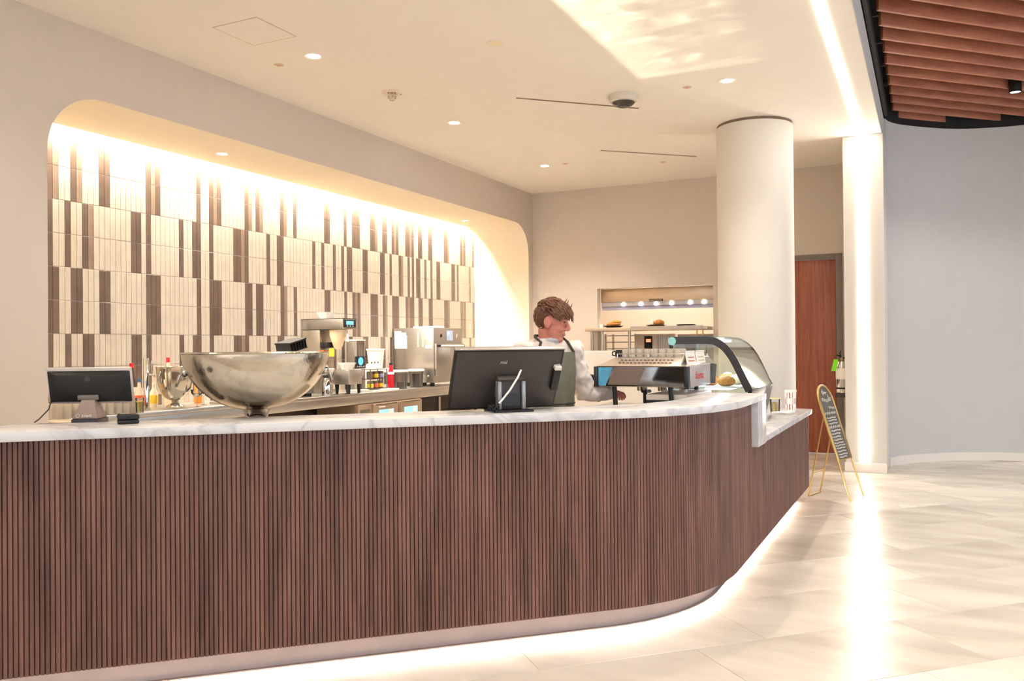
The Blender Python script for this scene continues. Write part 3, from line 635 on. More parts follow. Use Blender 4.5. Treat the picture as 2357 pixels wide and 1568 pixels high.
tag(B(-0.15, 0.17, -0.12, 0.16, 0.0, 0.022).build('cutting_board', whitep_m, None, 0.004, loc=(-6.05, 9.7, ZB + 0.772)), 'thin white board lying on top of the oven', 'board')
# coffee brewer
br = thing('coffee_brewer', 'tall stainless coffee brewer with a blue display on its brew head', 'coffee machine', (-6.15, 7.75, ZB))
B(-0.29, -0.04, -0.125, 0.125, 0.0, 0.72).build('column', mat('steel_warm', (176, 166, 152), 0.3, 0.9), br, bevel=0.005)
hd_ = B(-0.295, 0.29, -0.13, 0.13, 0.725, 0.84).build('brew_head', steel_m, br, bevel=0.006)
B(-0.297, 0.292, -0.132, 0.132, 0.841, 0.848).build('head_lid', dgrey_m, br)
B(0.295, 0.301, -0.115, 0.10, 0.745, 0.83).build('display_panel', black_m, hd_, bevel=0.002)
B(0.302, 0.304, -0.08, 0.05, 0.775, 0.815).build('display', mat('display_blue', (30, 130, 230), 0.2, emit=2.5, ecol=(0.1, 0.5, 1.0)), hd_)
for k in range(3): B(0.302, 0.304, -0.07 + k * 0.05, -0.05 + k * 0.05, 0.755, 0.764).build('button', whitep_m, hd_)
G().lathe([(0.03, 0.50), (0.05, 0.53), (0.095, 0.66), (0.10, 0.722), (0, 0.722)], 28, (0.12, 0, 0)).build('filter_basket', mat('basket_cream', (226, 204, 168), 0.4), br, smooth=40)
G().tube([(0.215, 0, 0.69), (0.25, 0, 0.66), (0.262, 0, 0.60), (0.258, 0, 0.585)], 0.013, 8).build('basket_handle', whitep_m, br, smooth=50)
B(-0.038, 0.05, -0.11, 0.11, 0.52, 0.58).build('valve_block', blackp_m, br, bevel=0.004); B(-0.038, 0.02, -0.127, -0.02, 0.44, 0.49).build('warning_label', mat('label_orange', (206, 96, 50), 0.5), br)
B(0.10, 0.17, -0.131, -0.1305, 0.42, 0.51).build('yellow_note', yellow_m, br)
B(-0.29, 0.02, -0.127, 0.127, 0.0, 0.045).build('base', steel_m, br, bevel=0.004)
def filters(loc, r, h, lab, n=20):
    g = G(); prof_o = []
    for k in range(2 * n):
        a = PI * k / n; prof_o.append(a)
    vs = []; fs = []
    rows = [(0.62, 0.0, 0), (0.80, 0.55, 0.02), (1.0, 1.0, 0.05), (0.93, 1.0, 0.05), (0.72, 0.6, 0.02), (0.55, 0.12, 0)]
    for rr, zz, am in rows:
        for k, a in enumerate(prof_o):
            q_ = r * rr * (1 + (am if k % 2 else -am)); vs.append((q_ * math.cos(a), q_ * math.sin(a), zz * h))
    N_ = 2 * n
    for i in range(len(rows) - 1):
        for k in range(N_): fs.append((i * N_ + k, i * N_ + (k + 1) % N_, (i + 1) * N_ + (k + 1) % N_, (i + 1) * N_ + k))
    fs.append(tuple(range(N_))[::-1]); fs.append(tuple(range(5 * N_, 6 * N_))); g.add(vs, fs)
    return tag(g.build('coffee_filters', paper_m, None, loc=loc, smooth=20), lab, 'coffee filters')
filters((-6.20, 7.75, ZB + 0.849), 0.105, 0.075, 'stack of white paper coffee filters on top of the brewer')
st = thing('warmer_stand', 'small steel warmer box on black legs in front of the brewer', 'stand', (-5.89, 7.74, ZB))
B(-0.10, 0.11, -0.12, 0.12, 0.105, 0.27).build('box', steel_m, st, bevel=0.005)
for x in (-0.075, 0.085):
    for y in (-0.095, 0.095): G().cyl((x, y, 0), 0.016, 0.105, 12, 0, 0.024).build('leg', black_m, st, smooth=40)
filters((-5.88, 7.72, ZB + 0.271), 0.10, 0.075, 'stack of white paper filters on the steel warmer box')
filters((-5.99, 7.50, ZB + 0.215), 0.085, 0.07, 'smaller stack of white filters on a steel tin left of the warmer')
t = thing('steel_tin', 'round steel tin carrying the smaller stack of filters', 'tin', (-5.99, 7.50, ZB))
G().lathe([(0, 0), (0.06, 0), (0.06, 0.20), (0.063, 0.20), (0.063, 0.214), (0, 0.214)], 28).build('body', steel2_m, t, smooth=40)
t = thing('airpot', 'polished steel airpot with a dark pump collar and white cap', 'airpot', (-5.86, 7.33, ZB))
G().lathe([(0, 0), (0.055, 0), (0.057, 0.01), (0.055, 0.15), (0.035, 0.19), (0, 0.19)], 28).build('body', chrome_m, t, smooth=45)
G().lathe([(0, 0.19), (0.034, 0.19), (0.03, 0.225), (0, 0.225)], 24).build('collar', black_m, t, smooth=45); G().ell((0, 0, 0.24), (0.022, 0.022, 0.02)).build('cap', whitep_m, t, smooth=60)
# hot water tower with second blue display
t = thing('water_tower', 'slim steel hot water tower with a round blue display', 'dispenser', (-6.28, 8.42, ZB))
for y in (-0.10, 0.10): B(-0.06, 0.06, y - 0.008, y + 0.008, 0.0, 0.60).build('post', steel_m, t, bevel=0.002)
B(-0.065, 0.065, -0.112, 0.112, 0.60, 0.615).build('top_plate', whitep_m, t); B(-0.06, 0.06, -0.09, 0.09, 0.0, 0.27).build('tank', steel_m, t, bevel=0.004)
pnl = B(0.062, 0.074, -0.10, 0.085, 0.27, 0.41).build('display_panel', black_m, t, bevel=0.003)
G().lathe([(0, 0), (0.048, 0), (0.048, 0.003), (0, 0.003)], 24, (0, 0, 0), 0, Matrix.Translation((0.0745, -0.005, 0.35)) @ Matrix.Rotation(PI / 2, 4, 'Y')).build('display', mat('display_royal', (20, 90, 240), 0.2, emit=3, ecol=(0.05, 0.3, 1.0)), pnl)
for k in range(4): B(0.0745, 0.0765, -0.07 + k * 0.04, -0.055 + k * 0.04, 0.28, 0.293).build('button', whitep_m, pnl)
# white bucket on a low crate, syrup rack, bottles, tubs
t = thing('storage_crate', 'low white crate carrying the white bucket by the tiles', 'crate', (-6.30, 8.86, ZB))
B(-0.12, 0.12, -0.14, 0.14, 0, 0.25).build('crate', milky_m, t, bevel=0.006)
g = G()
for k in range(4): g.box(0.121, 0.123, -0.11 + k * 0.06, -0.07 + k * 0.06, 0.05, 0.20)
g.build('slots', dgrey_m, t)
t = thing('white_bucket', 'tapered white plastic bucket with a rolled rim above the syrup rack', 'bucket', (-6.30, 8.86, ZB + 0.251))
G().lathe([(0, 0), (0.085, 0), (0.11, 0.23), (0.12, 0.23), (0.12, 0.25), (0.105, 0.25), (0.082, 0.01), (0, 0.01)], 36).build('body', whitep_m, t, smooth=40)
rk = thing('syrup_rack', 'two-tier dark rack holding small jars with yellow labels', 'rack', (-5.97, 8.36, ZB + 0.022))
g = G()
for z in (0.0, 0.115, 0.23): g.box(-0.07, 0.07, -0.17, 0.17, z, z + 0.006)
for x in (-0.068, 0.068):
    for y in (-0.168, 0.168): g.box(x - 0.004, x + 0.004, y - 0.004, y + 0.004, 0, 0.236)
g.build('frame', mat('rack_dark', (70, 58, 50), 0.5), rk)
lb = [mat('jar_yellow', (226, 182, 36), 0.5), mat('jar_lime', (196, 190, 50), 0.5), mat('jar_red', (205, 90, 66), 0.5), mat('jar_lilac', (150, 138, 170), 0.5)]
jar_b = mat('jar_glass_brown', (108, 92, 80), 0.15)
for i, (y, tier, c) in enumerate(((-0.10, 0, 1), (0.0, 0, 2), (0.10, 0, 0), (-0.11, 1, None), (0.0, 1, 0), (0.11, 1, 3))):
    z = ZB + 0.0285 + tier * 0.115; nm = {None: 'plain brown', 0: 'yellow-labelled', 1: 'lime-labelled', 2: 'red-labelled', 3: 'lilac-labelled'}[c]
    t = thing('spice_jar', f'{nm} small jar on the {"upper" if tier else "lower"} tier of the dark rack', 'jar', (-5.955, 8.36 + y, z))
    G().lathe([(0, 0), (0.036, 0), (0.038, 0.005), (0.038, 0.075), (0.03, 0.088), (0, 0.088)], 20).build('body', jar_b, t, smooth=40)
    if c is not None: G().lathe([(0.0385, 0.012), (0.0392, 0.013), (0.0392, 0.055), (0.0385, 0.056)], 20).build('label_band', lb[c], t, smooth=40)
for i, y in enumerate((-0.13, -0.055, 0.01, 0.075)):
    t = thing('squeeze_bottle', 'little white squeeze bottle with a dark nozzle on top of the rack', 'bottle', (-5.965, 8.36 + y, ZB + 0.0225 + 0.2365), 0, 'white bottles on the rack')
    G().lathe([(0, 0), (0.024, 0), (0.025, 0.045), (0.012, 0.065), (0, 0.065)], 16).build('body', whitep_m, t, smooth=40); G().cyl((0, 0, 0.065), 0.009, 0.022, 10, 0, 0.005).build('nozzle', dgrey_m, t)
t = thing('serving_tray', 'white tray under the syrup rack on the steel worktop', 'tray', (-5.95, 8.34, ZB))
B(-0.17, 0.17, -0.27, 0.27, 0.0, 0.012).build('base', whitep_m, t, bevel=0.004); g = G()
for a0, a1, b0, b1 in ((-.17, .17, -.27, -.262), (-.17, .17, .262, .27), (.162, .17, -.262, .262), (-.17, -.162, -.262, .262)): g.box(a0, a1, b0, b1, 0.0121, 0.021)
g.build('rim', whitep_m, t)
t = thing('red_bottle', 'red syrup bottle with a dark cap standing beside the rack', 'bottle', (-5.93, 8.655, ZB))
G().lathe([(0, 0), (0.038, 0), (0.04, 0.01), (0.04, 0.19), (0.022, 0.25), (0.018, 0.30), (0, 0.30)], 24).build('body', mat('red_syrup', (176, 22, 34), 0.2), t, smooth=40)
G().lathe([(0.0405, 0.185), (0.0415, 0.186), (0.0415, 0.21), (0.036, 0.215)], 24).build('white_band', paper_m, t, smooth=40); G().cyl((0, 0, 0.30), 0.02, 0.025, 14).build('cap', black_m, t)
def tub(loc, lab, fill, fc):
    t = thing('storage_tub', lab, 'tub', loc)
    G().lathe([(0, 0), (0.082, 0), (0.098, 0.20), (0.095, 0.20), (0.079, 0.004), (0, 0.004)], 36).build('body', thin_glass_tub, t, smooth=40)
    r1 = 0.078 + 0.0165 * fill / 0.2
    G().lathe([(0, 0.005), (0.077, 0.005), (r1, fill), (0, fill)], 32).build('contents', fc, t, smooth=40)
    G().lathe([(0, 0.204), (0.10, 0.204), (0.107, 0.21), (0.107, 0.226), (0.10, 0.232), (0, 0.232)], 36).build('lid', milky_m, t, smooth=40)
thin_glass_tub = thin_glass('frosted_tub', (0.80, 0.78, 0.75), 0.25, 2.5)
tub((-5.93, 8.86, ZB), 'clear storage tub half full of dark grounds beside the red bottle', 0.075, mat('grounds_grey', (120, 106, 96), 0.9))
tub((-5.93, 9.23, ZB), 'clear storage tub nearly full of dark mauve contents before the oven', 0.17, mat('berry_mauve', (128, 106, 104), 0.9))
# steel grinder cabinet with a black basket
t = thing('steel_cabinet', 'low stainless countertop cabinet with a dark top ledge beside the brewer', 'cabinet', (-6.18, 6.95, ZB))
B(-0.24, 0.24, -0.30, 0.27, 0.03, 0.44).build('body', steel_m, t, bevel=0.005); B(-0.25, 0.25, -0.31, 0.28, 0.441, 0.462).build('top_ledge', mat('ledge_dark', (84, 72, 62), 0.4), t, bevel=0.003)
B(-0.22, 0.22, -0.28, 0.25, 0.0, 0.029).build('plinth', black_m, t)
t = thing('black_basket', 'tilted black wire basket on the steel cabinet beside the brewer', 'basket', (-6.12, 7.08, ZB + 0.481)); 
g = G(); Mt = Matrix.Translation((0, 0, 0.02)) @ Matrix.Rotation(0.22, 4, 'X')
for k in range(7): g.box(-0.10, 0.10, -0.13 + k * 0.042, -0.124 + k * 0.042, 0.0, 0.09, 0, Mt)
g.box(-0.105, 0.105, -0.135, 0.135, 0.085, 0.10, 0, Mt); g.box(-0.105, 0.105, -0.135, 0.135, -0.008, 0.0, 0, Mt); g.box(-0.10, 0.10, -0.12, -0.10, -0.0175, 0.0)
g.build('cage', black_m, t)
G().tube([(-0.09, 0.13, 0.13), (-0.09, 0.20, 0.13), (-0.09, 0.21, 0.05), (-0.09, 0.20, 0.006)], 0.008, 6).build('handle', black_m, t)
# ---- glassware and bottles at the near end of the back counter
def tumbler(loc, lab, r=0.033, h=0.11, group='clear tumblers on the back counter', m=None):
    t = thing('tumbler', lab, 'glass', loc, 0, group)
    G().lathe([(0, 0), (r * 0.86, 0), (r, h), (r * 0.92, h), (r * 0.78, 0.008), (0, 0.008)], 18).build('glass', m or mat('tumbler_glass', (236, 228, 216), 0.06, trans=0.7, var=0.02), t, smooth=40); return t  # white blended into the glass stands in for bright glints
gm = None
for i in range(11):
    for j in range(3):
        loc = (-5.86 - j * 0.085, 4.10 + i * 0.075 + j * 0.03, ZB + 0.001)
        if gm is None: gm = tumbler(loc, 'clear glass tumbler in the rows below the small terminal')
        else: copy_tree(gm, loc)
t = thing('juice_glass', 'glass of yellow juice among the clear tumblers', 'glass', (-5.80, 4.86, ZB))
G().lathe([(0, 0), (0.03, 0), (0.036, 0.12), (0.033, 0.12), (0.028, 0.006), (0, 0.006)], 20).build('glass', clear_m, t, smooth=40); G().lathe([(0, 0.007), (0.0275, 0.007), (0.032, 0.095), (0, 0.095)], 20).build('juice', mat('juice', (222, 196, 80), 0.3), t, smooth=40)
def bottle(loc, lab, body, cap, r=0.04, h=0.30, band=None, name='bottle'):
    t = thing(name, lab, 'bottle', loc)
    G().lathe([(0, 0), (r, 0), (r * 1.02, 0.01), (r * 1.02, h * 0.58), (r * 0.45, h * 0.75), (r * 0.36, h * 0.9), (0, h * 0.9)], 24).build('body', body, t, smooth=45)
    G().lathe([(0, h * 0.9), (r * 0.42, h * 0.9), (r * 0.42, h), (0, h)], 18).build('cap', cap, t, smooth=45)
    if band: G().lathe([(r * 1.03, h * 0.15), (r * 1.05, h * 0.16), (r * 1.05, h * 0.48), (r * 1.03, h * 0.49)], 24).build('label_band', band, t, smooth=45)
    return t
amber = mat('amber', (186, 120, 40), 0.15); pale = mat('pale_bottle', (214, 196, 170), 0.2)
t = bottle((-6.10, 5.03, ZB), 'wine bottle with a tall red capsule beside the small terminal', mat('bottle_dark', (74, 60, 56), 0.2), red_m, 0.042, 0.40, paper_m)
bottle((-5.95, 4.98, ZB), 'pale bottle with a red and orange label near the red-capped bottle', pale, mat('teal', (40, 90, 130), 0.4), 0.034, 0.27, mat('label_orange', (206, 96, 50), 0.5))
bottle((-6.26, 5.13, ZB), 'slim amber bottle behind the steel tap tower', amber, amber, 0.03, 0.37)
bottle((-6.22, 5.36, ZB), 'squat bottle with a yellow label left of the small champagne bowl', pale, whitep_m, 0.036, 0.22, yellow_m)
bottle((-6.33, 5.62, ZB), 'pale bottle with a red cap tip behind the small champagne bowl', pale, red_m, 0.038, 0.44)
bottle((-6.25, 5.90, ZB), 'amber bottle behind the large champagne bowl', amber, black_m, 0.036, 0.30)
t = thing('tap_tower', 'upright polished steel tube of a beer tap tower', 'tap', (-5.97, 5.07, ZB))
G().lathe([(0, 0), (0.035, 0), (0.035, 0.006), (0.024, 0.010), (0.024, 0.435), (0.02, 0.44), (0, 0.44)], 28).build('tube', chrome_m, t, smooth=40)
G().tube([(0.0, 0.024, 0.30), (0.0, 0.07, 0.30), (0.0, 0.09, 0.28)], 0.009, 8).build('spout', chrome_m, t, smooth=50)
G().tube([(0, 0.06, 0.305), (0, 0.06, 0.39), (0, 0.055, 0.42)], [0.006, 0.011, 0.008], 8).build('lever', chrome_m, t, smooth=50)
t = thing('ice_bowl', 'small polished silver champagne bowl with ring handles by the tap tower', 'bowl', (-6.02, 5.42, ZB))
pr = [(0, 0), (0.075, 0), (0.07, 0.015), (0.03, 0.04), (0.03, 0.06)] + [(0.155 * math.sin(a) ** 0.75, 0.06 + 0.29 * (1 - math.cos(a) ** 0.9)) for a in [k * PI / 24 for k in range(2, 12)]] + [(0.158, 0.35), (0.165, 0.36), (0.158, 0.362), (0.15, 0.35), (0.12, 0.15), (0, 0.085)]
G().lathe(pr, 48).build('bowl', steel2_m, t, smooth=45)
for sy in (-1, 1):
    G().tube([(0.03 * sy * 0 + 0.0, sy * (0.158 + 0.012 * math.sin(a)), 0.27 + 0.05 * math.cos(a)) if True else 0 for a in [k * PI / 8 for k in range(17)]], 0.006, 8).build('ring_handle', steel2_m, t, smooth=60)
def coupe(loc, lab):
    t = thing('coupe_glass', lab, 'glass', loc, 0, 'stemmed glasses')
    G().lathe([(0, 0), (0.034, 0), (0.006, 0.006), (0.004, 0.075), (0.02, 0.09), (0.05, 0.12), (0.056, 0.155), (0.053, 0.155), (0.046, 0.122), (0, 0.098)], 24).build('glass', clear_m, t, smooth=50)
coupe((-5.86, 5.52, ZB), 'stemmed coupe glass on the worktop between the silver bowls')
coupe((-5.99, 5.72, ZB), 'stemmed coupe glass half hidden behind the large silver bowl')
t = thing('sink_insert', 'recessed steel bar sink edge set in the near end of the back counter', 'sink', (-5.90, 6.05, ZB))
g = G()
for a0, a1, b0, b1 in ((-.13, .13, -.22, -.2), (-.13, .13, .2, .22), (-.13, -.115, -.2, .2), (.115, .13, -.2, .2)): g.box(a0, a1, b0, b1, 0.0005, 0.02)
g.build('rim', steel_m, t); B(-.115, .115, -.2, .2, 0.0005, 0.004).build('basin', mat('basin_dark', (120, 104, 92), 0.4, 0.6), t)

# ================================================================ ESPRESSO STATION
ZE = 1.02
es = thing('espresso_counter', 'steel work counter under the espresso machine behind the bar ledge', 'counter', (-1.80, 5.85, 0))
B(-0.44, 0.43, -0.42, 0.42, ZE - 0.04, ZE).build('worktop', steel_m, es, bevel=0.004); B(-0.42, 0.41, -0.38, 0.40, 0.08, ZE - 0.041).build('cabinet', milky_m, es)
em = thing('espresso_machine', 'polished espresso machine with mirrored back panel and cup rail', 'espresso machine', (-1.73, 5.85, ZE))
hw_ = 0.33; y0 = -0.40; y1 = 0.36
mirror_m = mat('mirror_panel', (150, 152, 154), 0.05, 1.0, var=0.02); pale_m = mat('machine_silver', (214, 200, 186), 0.28, 0.75, var=0.03); navy = mat('end_trim_dark', (44, 48, 54), 0.3)
B(-hw_ + 0.03, hw_ - 0.03, y0 + 0.012, y1, 0.165, 0.30).build('body', pale_m, em, bevel=0.005)
B(-hw_ + 0.032, hw_ - 0.035, y0 - 0.004, y0 + 0.011, 0.17, 0.298).build('back_panel', mirror_m, em)
G().prism([(-hw_ + 0.034, 0.172), (-hw_ + 0.085, 0.172), (-hw_ + 0.135, 0.296), (-hw_ + 0.034, 0.296)], y0 - 0.006, y0 - 0.0045, 'y').build('blue_patch', mat('patch_blue', (96, 176, 214), 0.2, var=0.15, vscale=20), em)  # blue trapezoid laid over the mirror panel
G().prism([(-hw_ + 0.10, 0.178), (-hw_ + 0.31, 0.178), (-hw_ + 0.365, 0.294), (-hw_ + 0.15, 0.294)], y0 - 0.006, y0 - 0.0045, 'y').build('service_label', mat('label_taupe', (128, 112, 100), 0.35), em)
B(-hw_, -hw_ + 0.03, y0 - 0.01, y1, 0.163, 0.302).build('end_trim', navy, em, bevel=0.004); B(hw_ - 0.032, hw_ - 0.002, y0 - 0.01, y0 + 0.03, 0.155, 0.302).build('end_trim', navy, em, bevel=0.004)
sd = B(hw_ - 0.029, hw_ + 0.004, y0 + 0.032, y1 - 0.18, 0.165, 0.31).build('side_panel', mat('side_lilac', (196, 184, 182), 0.3, 0.3), em, bevel=0.004)
text('brand', 'faema', 0.075, mat('brand_red', (205, 30, 34), 0.4), sd, frame((hw_ + 0.0045, -0.14, 0.238), (0, 1, 0), (0, 0, 1)), 0.0008, 0.2, 'CENTER', 1.35)
G().prism([(y1 - 0.178, 0.165), (y1 - 0.02, 0.165), (y1 + 0.03, 0.30), (y1 - 0.10, 0.31)], hw_ - 0.03, hw_ + 0.002, 'x').build('operator_fascia', blackp_m, em)
tp = G(); tp.add([(-hw_ + .01, y0, .303), (hw_ - .01, y0, .303), (hw_ - .04, y0 + .16, .362), (-hw_ + .10, y0 + .16, .362), (-hw_ + .01, y1, .303), (hw_ - .01, y1, .303), (hw_ - .04, y1 - .04, .362), (-hw_ + .10, y1 - .04, .362)],
       [(0, 1, 2, 3), (1, 5, 6, 2), (5, 4, 7, 6), (4, 0, 3, 7), (3, 2, 6, 7), (0, 4, 5, 1)]); tp.build('top_cover', pale_m, em, bevel=0.004)
g = G()
for r_ in range(2):
    for k in range(14):
        f_ = 0.35 + 0.3 * r_; g.box(-0.17 + k * 0.027, -0.155 + k * 0.027, y0 + 0.16 * f_ - 0.006, y0 + 0.16 * f_ + 0.006, 0.303 + 0.059 * f_ + 0.001, 0.303 + 0.059 * f_ + 0.006)
g.build('vent_grille', mat('grille_shadow', (120, 104, 92), 0.5), em)
for x in (-0.19, 0.20):
    g = G(); g.tube([(x - 0.005, y0 + 0.03, 0.165), (x + 0.012, y0 + 0.01, 0.004)], 0.016, 10); g.build('leg', blackp_m, em, smooth=50)
    g = G(); g.tube([(x, y1 - 0.05, 0.165), (x, y1 - 0.05, 0.0)], 0.016, 10); g.build('leg', blackp_m, em, smooth=50)
kn = G(); kn.tube([(-hw_ - 0.001, y0 + 0.02, 0.225), (-hw_ - 0.035, y0 + 0.02, 0.225)], [0.018, 0.024], 16); kn.build('steam_knob', blackp_m, em, smooth=50)
B(0.02, 0.30, y0 + 0.05, y1, 0.075, 0.115).build('drip_tray', mat('tray_cream', (232, 222, 212), 0.35), em, bevel=0.006); B(0.02, 0.302, y0 + 0.05, y1, 0.055, 0.074).build('tray_edge', navy, em)
for k in range(3):
    x = -0.20 + k * 0.16; G().lathe([(0, 0), (0.034, 0), (0.036, 0.06), (0, 0.06)], 20, (x, y1 - 0.10, 0.105)).build('group_head', chrome_m, em, smooth=40)
    g = G(); g.tube([(x, y1 - 0.08, 0.10), (x, y1 + 0.10, 0.09)], 0.014, 8); g.build('portafilter', blackp_m, em, smooth=50)
g = G()
for a0, b0, a1, b1 in ((-hw_ + .11, y0 + .17, hw_ - .05, y0 + .17), (-hw_ + .11, y1 - .05, hw_ - .05, y1 - .05), (-hw_ + .11, y0 + .17, -hw_ + .11, y1 - .05), (hw_ - .05, y0 + .17, hw_ - .05, y1 - .05)): g.tube([(a0, b0, .385), (a1, b1, .385)], 0.004, 6)
for x in (-hw_ + .11, 0, hw_ - .05):
    for y in (y0 + .17, y1 - .05): g.tube([(x, y, .3625), (x, y, .385)], 0.004, 6)
g.build('cup_rail', chrome_m, em)
# upturned glasses on the machine
cup0 = None
for r_ in range(3):
    for k in range(8):
        loc = (-1.73 - hw_ + 0.15 + k * 0.054, 5.85 + y0 + 0.215 + r_ * 0.062, ZE + 0.3635)
        if cup0 is None:
            cup0 = thing('espresso_glass', 'small clear glass upturned on the espresso machine', 'glass', loc, 0, 'glasses warming on the espresso machine')
            G().lathe([(0.026, 0), (0.0235, 0.052), (0.021, 0.056), (0, 0.056), (0, 0.052), (0.0205, 0.05), (0.0235, 0)], 14).build('glass', mat('cup_glass', (235, 226, 214), 0.08, trans=0.55, var=0.02), cup0, smooth=45)  # partly white glass paints the glints of the clear cups
        else: copy_tree(cup0, loc)
t = thing('black_pitcher', 'small black milk jug lying beside the upturned glasses', 'jug', (-1.73 - hw_ + 0.11, 5.66, ZE + 0.3635))
G().lathe([(0, 0), (0.026, 0), (0.03, 0.03), (0.024, 0.05), (0.02, 0.05), (0, 0.01)], 20).build('body', blackp_m, t, smooth=45); G().tube([(-0.028, 0, 0.04), (-0.05, 0, 0.035), (-0.05, 0, 0.012), (-0.029, 0, 0.01)], 0.005, 6).build('handle', blackp_m, t)
for i, (y, lab) in enumerate(((5.60, 'white table card with red lettering on the espresso machine'), (5.87, 'white table card with pale lettering beside the red-lettered card'))):
    t = thing('table_card', lab, 'card', (-1.415, y, ZE + 0.3035), 0)
    Mc = Matrix.Rotation(-0.18, 4, 'Y'); g = G(); g.box(-0.004, 0.0, -0.125, 0.115, 0, 0.095, 0, Mc); g.build('card', paper_m, t)
    g = G(); g.box(-0.07, -0.066, -0.125, 0.115, 0, 0.09, 0, Matrix.Rotation(0.35, 4, 'Y') @ Matrix.Translation((0.02, 0, 0))); g.build('easel', paper_m, t)
    g = G()
    for ln in range(2):
        for k in range(8): g.box(0.0003, 0.0012, -0.085 + k * 0.02 + ln * .006, -0.07 + k * 0.02 + ln * .006, 0.03 + ln * 0.024, 0.038 + ln * 0.024, 0, Mc)
    g.build('lettering', mat('card_red', (196, 110, 96), 0.6) if i == 0 else mat('card_tan', (190, 178, 140), 0.6), t)
t = thing('knock_bin', 'round polished steel bin under the espresso machine', 'bin', (-1.60, 5.72, ZE))
G().lathe([(0, 0), (0.058, 0), (0.06, 0.005), (0.06, 0.05), (0.055, 0.052), (0, 0.052)], 32).build('bin', mat('bin_bronze', (150, 128, 110), 0.2, 0.8), t, smooth=40)
G().lathe([(0.06, 0.0505), (0.064, 0.0505), (0.064, 0.058), (0.055, 0.058), (0.055, 0.0525)], 32).build('rim', chrome_m, t, smooth=40)

# ================================================================ PASTRY CASE
pc = thing('pastry_case', 'curved glass pastry case with dark frame lit inside by a blue-white lamp', 'display case', (-1.476, 6.845, TL))
def cprof(k=10):
    return [(x * 1.09, max(z * 1.09 - 0.054, 0.012)) for x, z in ((0.225, 0.06), (0.282, 0.295), (0.245, 0.37), (0.205, 0.455), (0.165, 0.53), (0.115, 0.595), (0.055, 0.638), (-0.02, 0.655), (-0.29, 0.655))]
ol = densify(cprof()[1:], 3); ol = [cprof()[0]] + ol
def offs(pts, d):
    out = []; n = len(pts)
    for i, p in enumerate(pts):
        a_ = Vector(pts[max(i - 1, 0)]); b2 = Vector(pts[min(i + 1, n - 1)]); t = (b2 - a_).normalized(); nn = Vector((-t.y, t.x)); out.append((p[0] + nn.x * d, p[1] + nn.y * d))
    return out
def band(pts, d, ya, yb, m=0):
    g = G(); inn = offs(pts, d); n = len(pts)
    vs = [(x, ya, z) for x, z in pts] + [(x, ya, z) for x, z in inn] + [(x, yb, z) for x, z in pts] + [(x, yb, z) for x, z in inn]
    fs = []
    for i in range(n - 1): fs += [(i, i + 1, n + i + 1, n + i), (2 * n + i, 3 * n + i, 3 * n + i + 1, 2 * n + i + 1), (i, 2 * n + i, 2 * n + i + 1, i + 1), (n + i, n + i + 1, 3 * n + i + 1, 3 * n + i)]
    fs += [(0, n, 3 * n, 2 * n), (n - 1, 3 * n - 1, 4 * n - 1, 2 * n - 1)]
    return g.add(vs, fs)
hY = 0.455; fr_m = mat('case_frame', (52, 48, 46), 0.25)
B(-0.315, 0.225, -hY, hY, 0.0, 0.012).build('base', blackp_m, pc)
band(ol[1:], 0.055, -hY - 0.008, -hY + 0.002).build('side_frame', fr_m, pc, smooth=35)
band(ol, 0.013, hY - 0.002, hY + 0.010).build('side_frame', fr_m, pc, smooth=35)
band(ol[:2], 0.03, -hY, hY).build('front_rail', fr_m, pc)
band(ol[1:-4], 0.005, -hY + 0.003, hY - 0.003).build('front_glass', pane_m, pc, smooth=35)
side = [(-0.316, 0.013)] + ol
for y in (-hY - 0.004, hY + 0.004): G().prism(side, y - 0.001, y + 0.001, 'y').build('side_glass', pane_m, pc)
B(-0.318, -0.022, -hY + 0.002, hY - 0.002, 0.648, 0.664).build('roof', mat('roof_teal', (54, 84, 92), 0.3), pc, bevel=0.003)
B(-0.318, -0.310, -hY, hY, 0.013, 0.647).build('rear_door', thin_glass('smoked_glass', (0.45, 0.62, 0.68), 0.0, 1.5), pc)
B(-0.318, -0.286, -hY - 0.008, -hY + 0.002, 0.013, 0.66).build('rear_post', fr_m, pc)
B(-0.29, 0.22, -hY + 0.005, hY - 0.005, 0.273, 0.281).build('shelf', mat('shelf_pale', (222, 218, 208), 0.3), pc)
B(-0.29, 0.22, -hY + 0.005, hY - 0.005, 0.0125, 0.03).build('deck', whitep_m, pc)
lm_ = mat('case_lamp', (220, 235, 255), 0.4, emit=9, ecol=(0.62, 0.80, 1.0))
B(-0.22, -0.03, -hY + 0.01, hY - 0.01, 0.62, 0.64).build('lamp_tube', lm_, pc)
B(-0.05, 0.14, -hY + 0.01, hY - 0.01, 0.26, 0.271).build('lamp_tube', lm_, pc)
G().lathe([(0, 0), (0.032, 0), (0.032, 0.002), (0, 0.002)], 24, (0, 0, 0), 0, Matrix.Translation((-0.296, -hY - 0.0085, 0.63)) @ Matrix.Rotation(PI / 2, 4, 'X')).build('sticker', mat('sticker_aqua', (150, 208, 206), 0.4), pc)
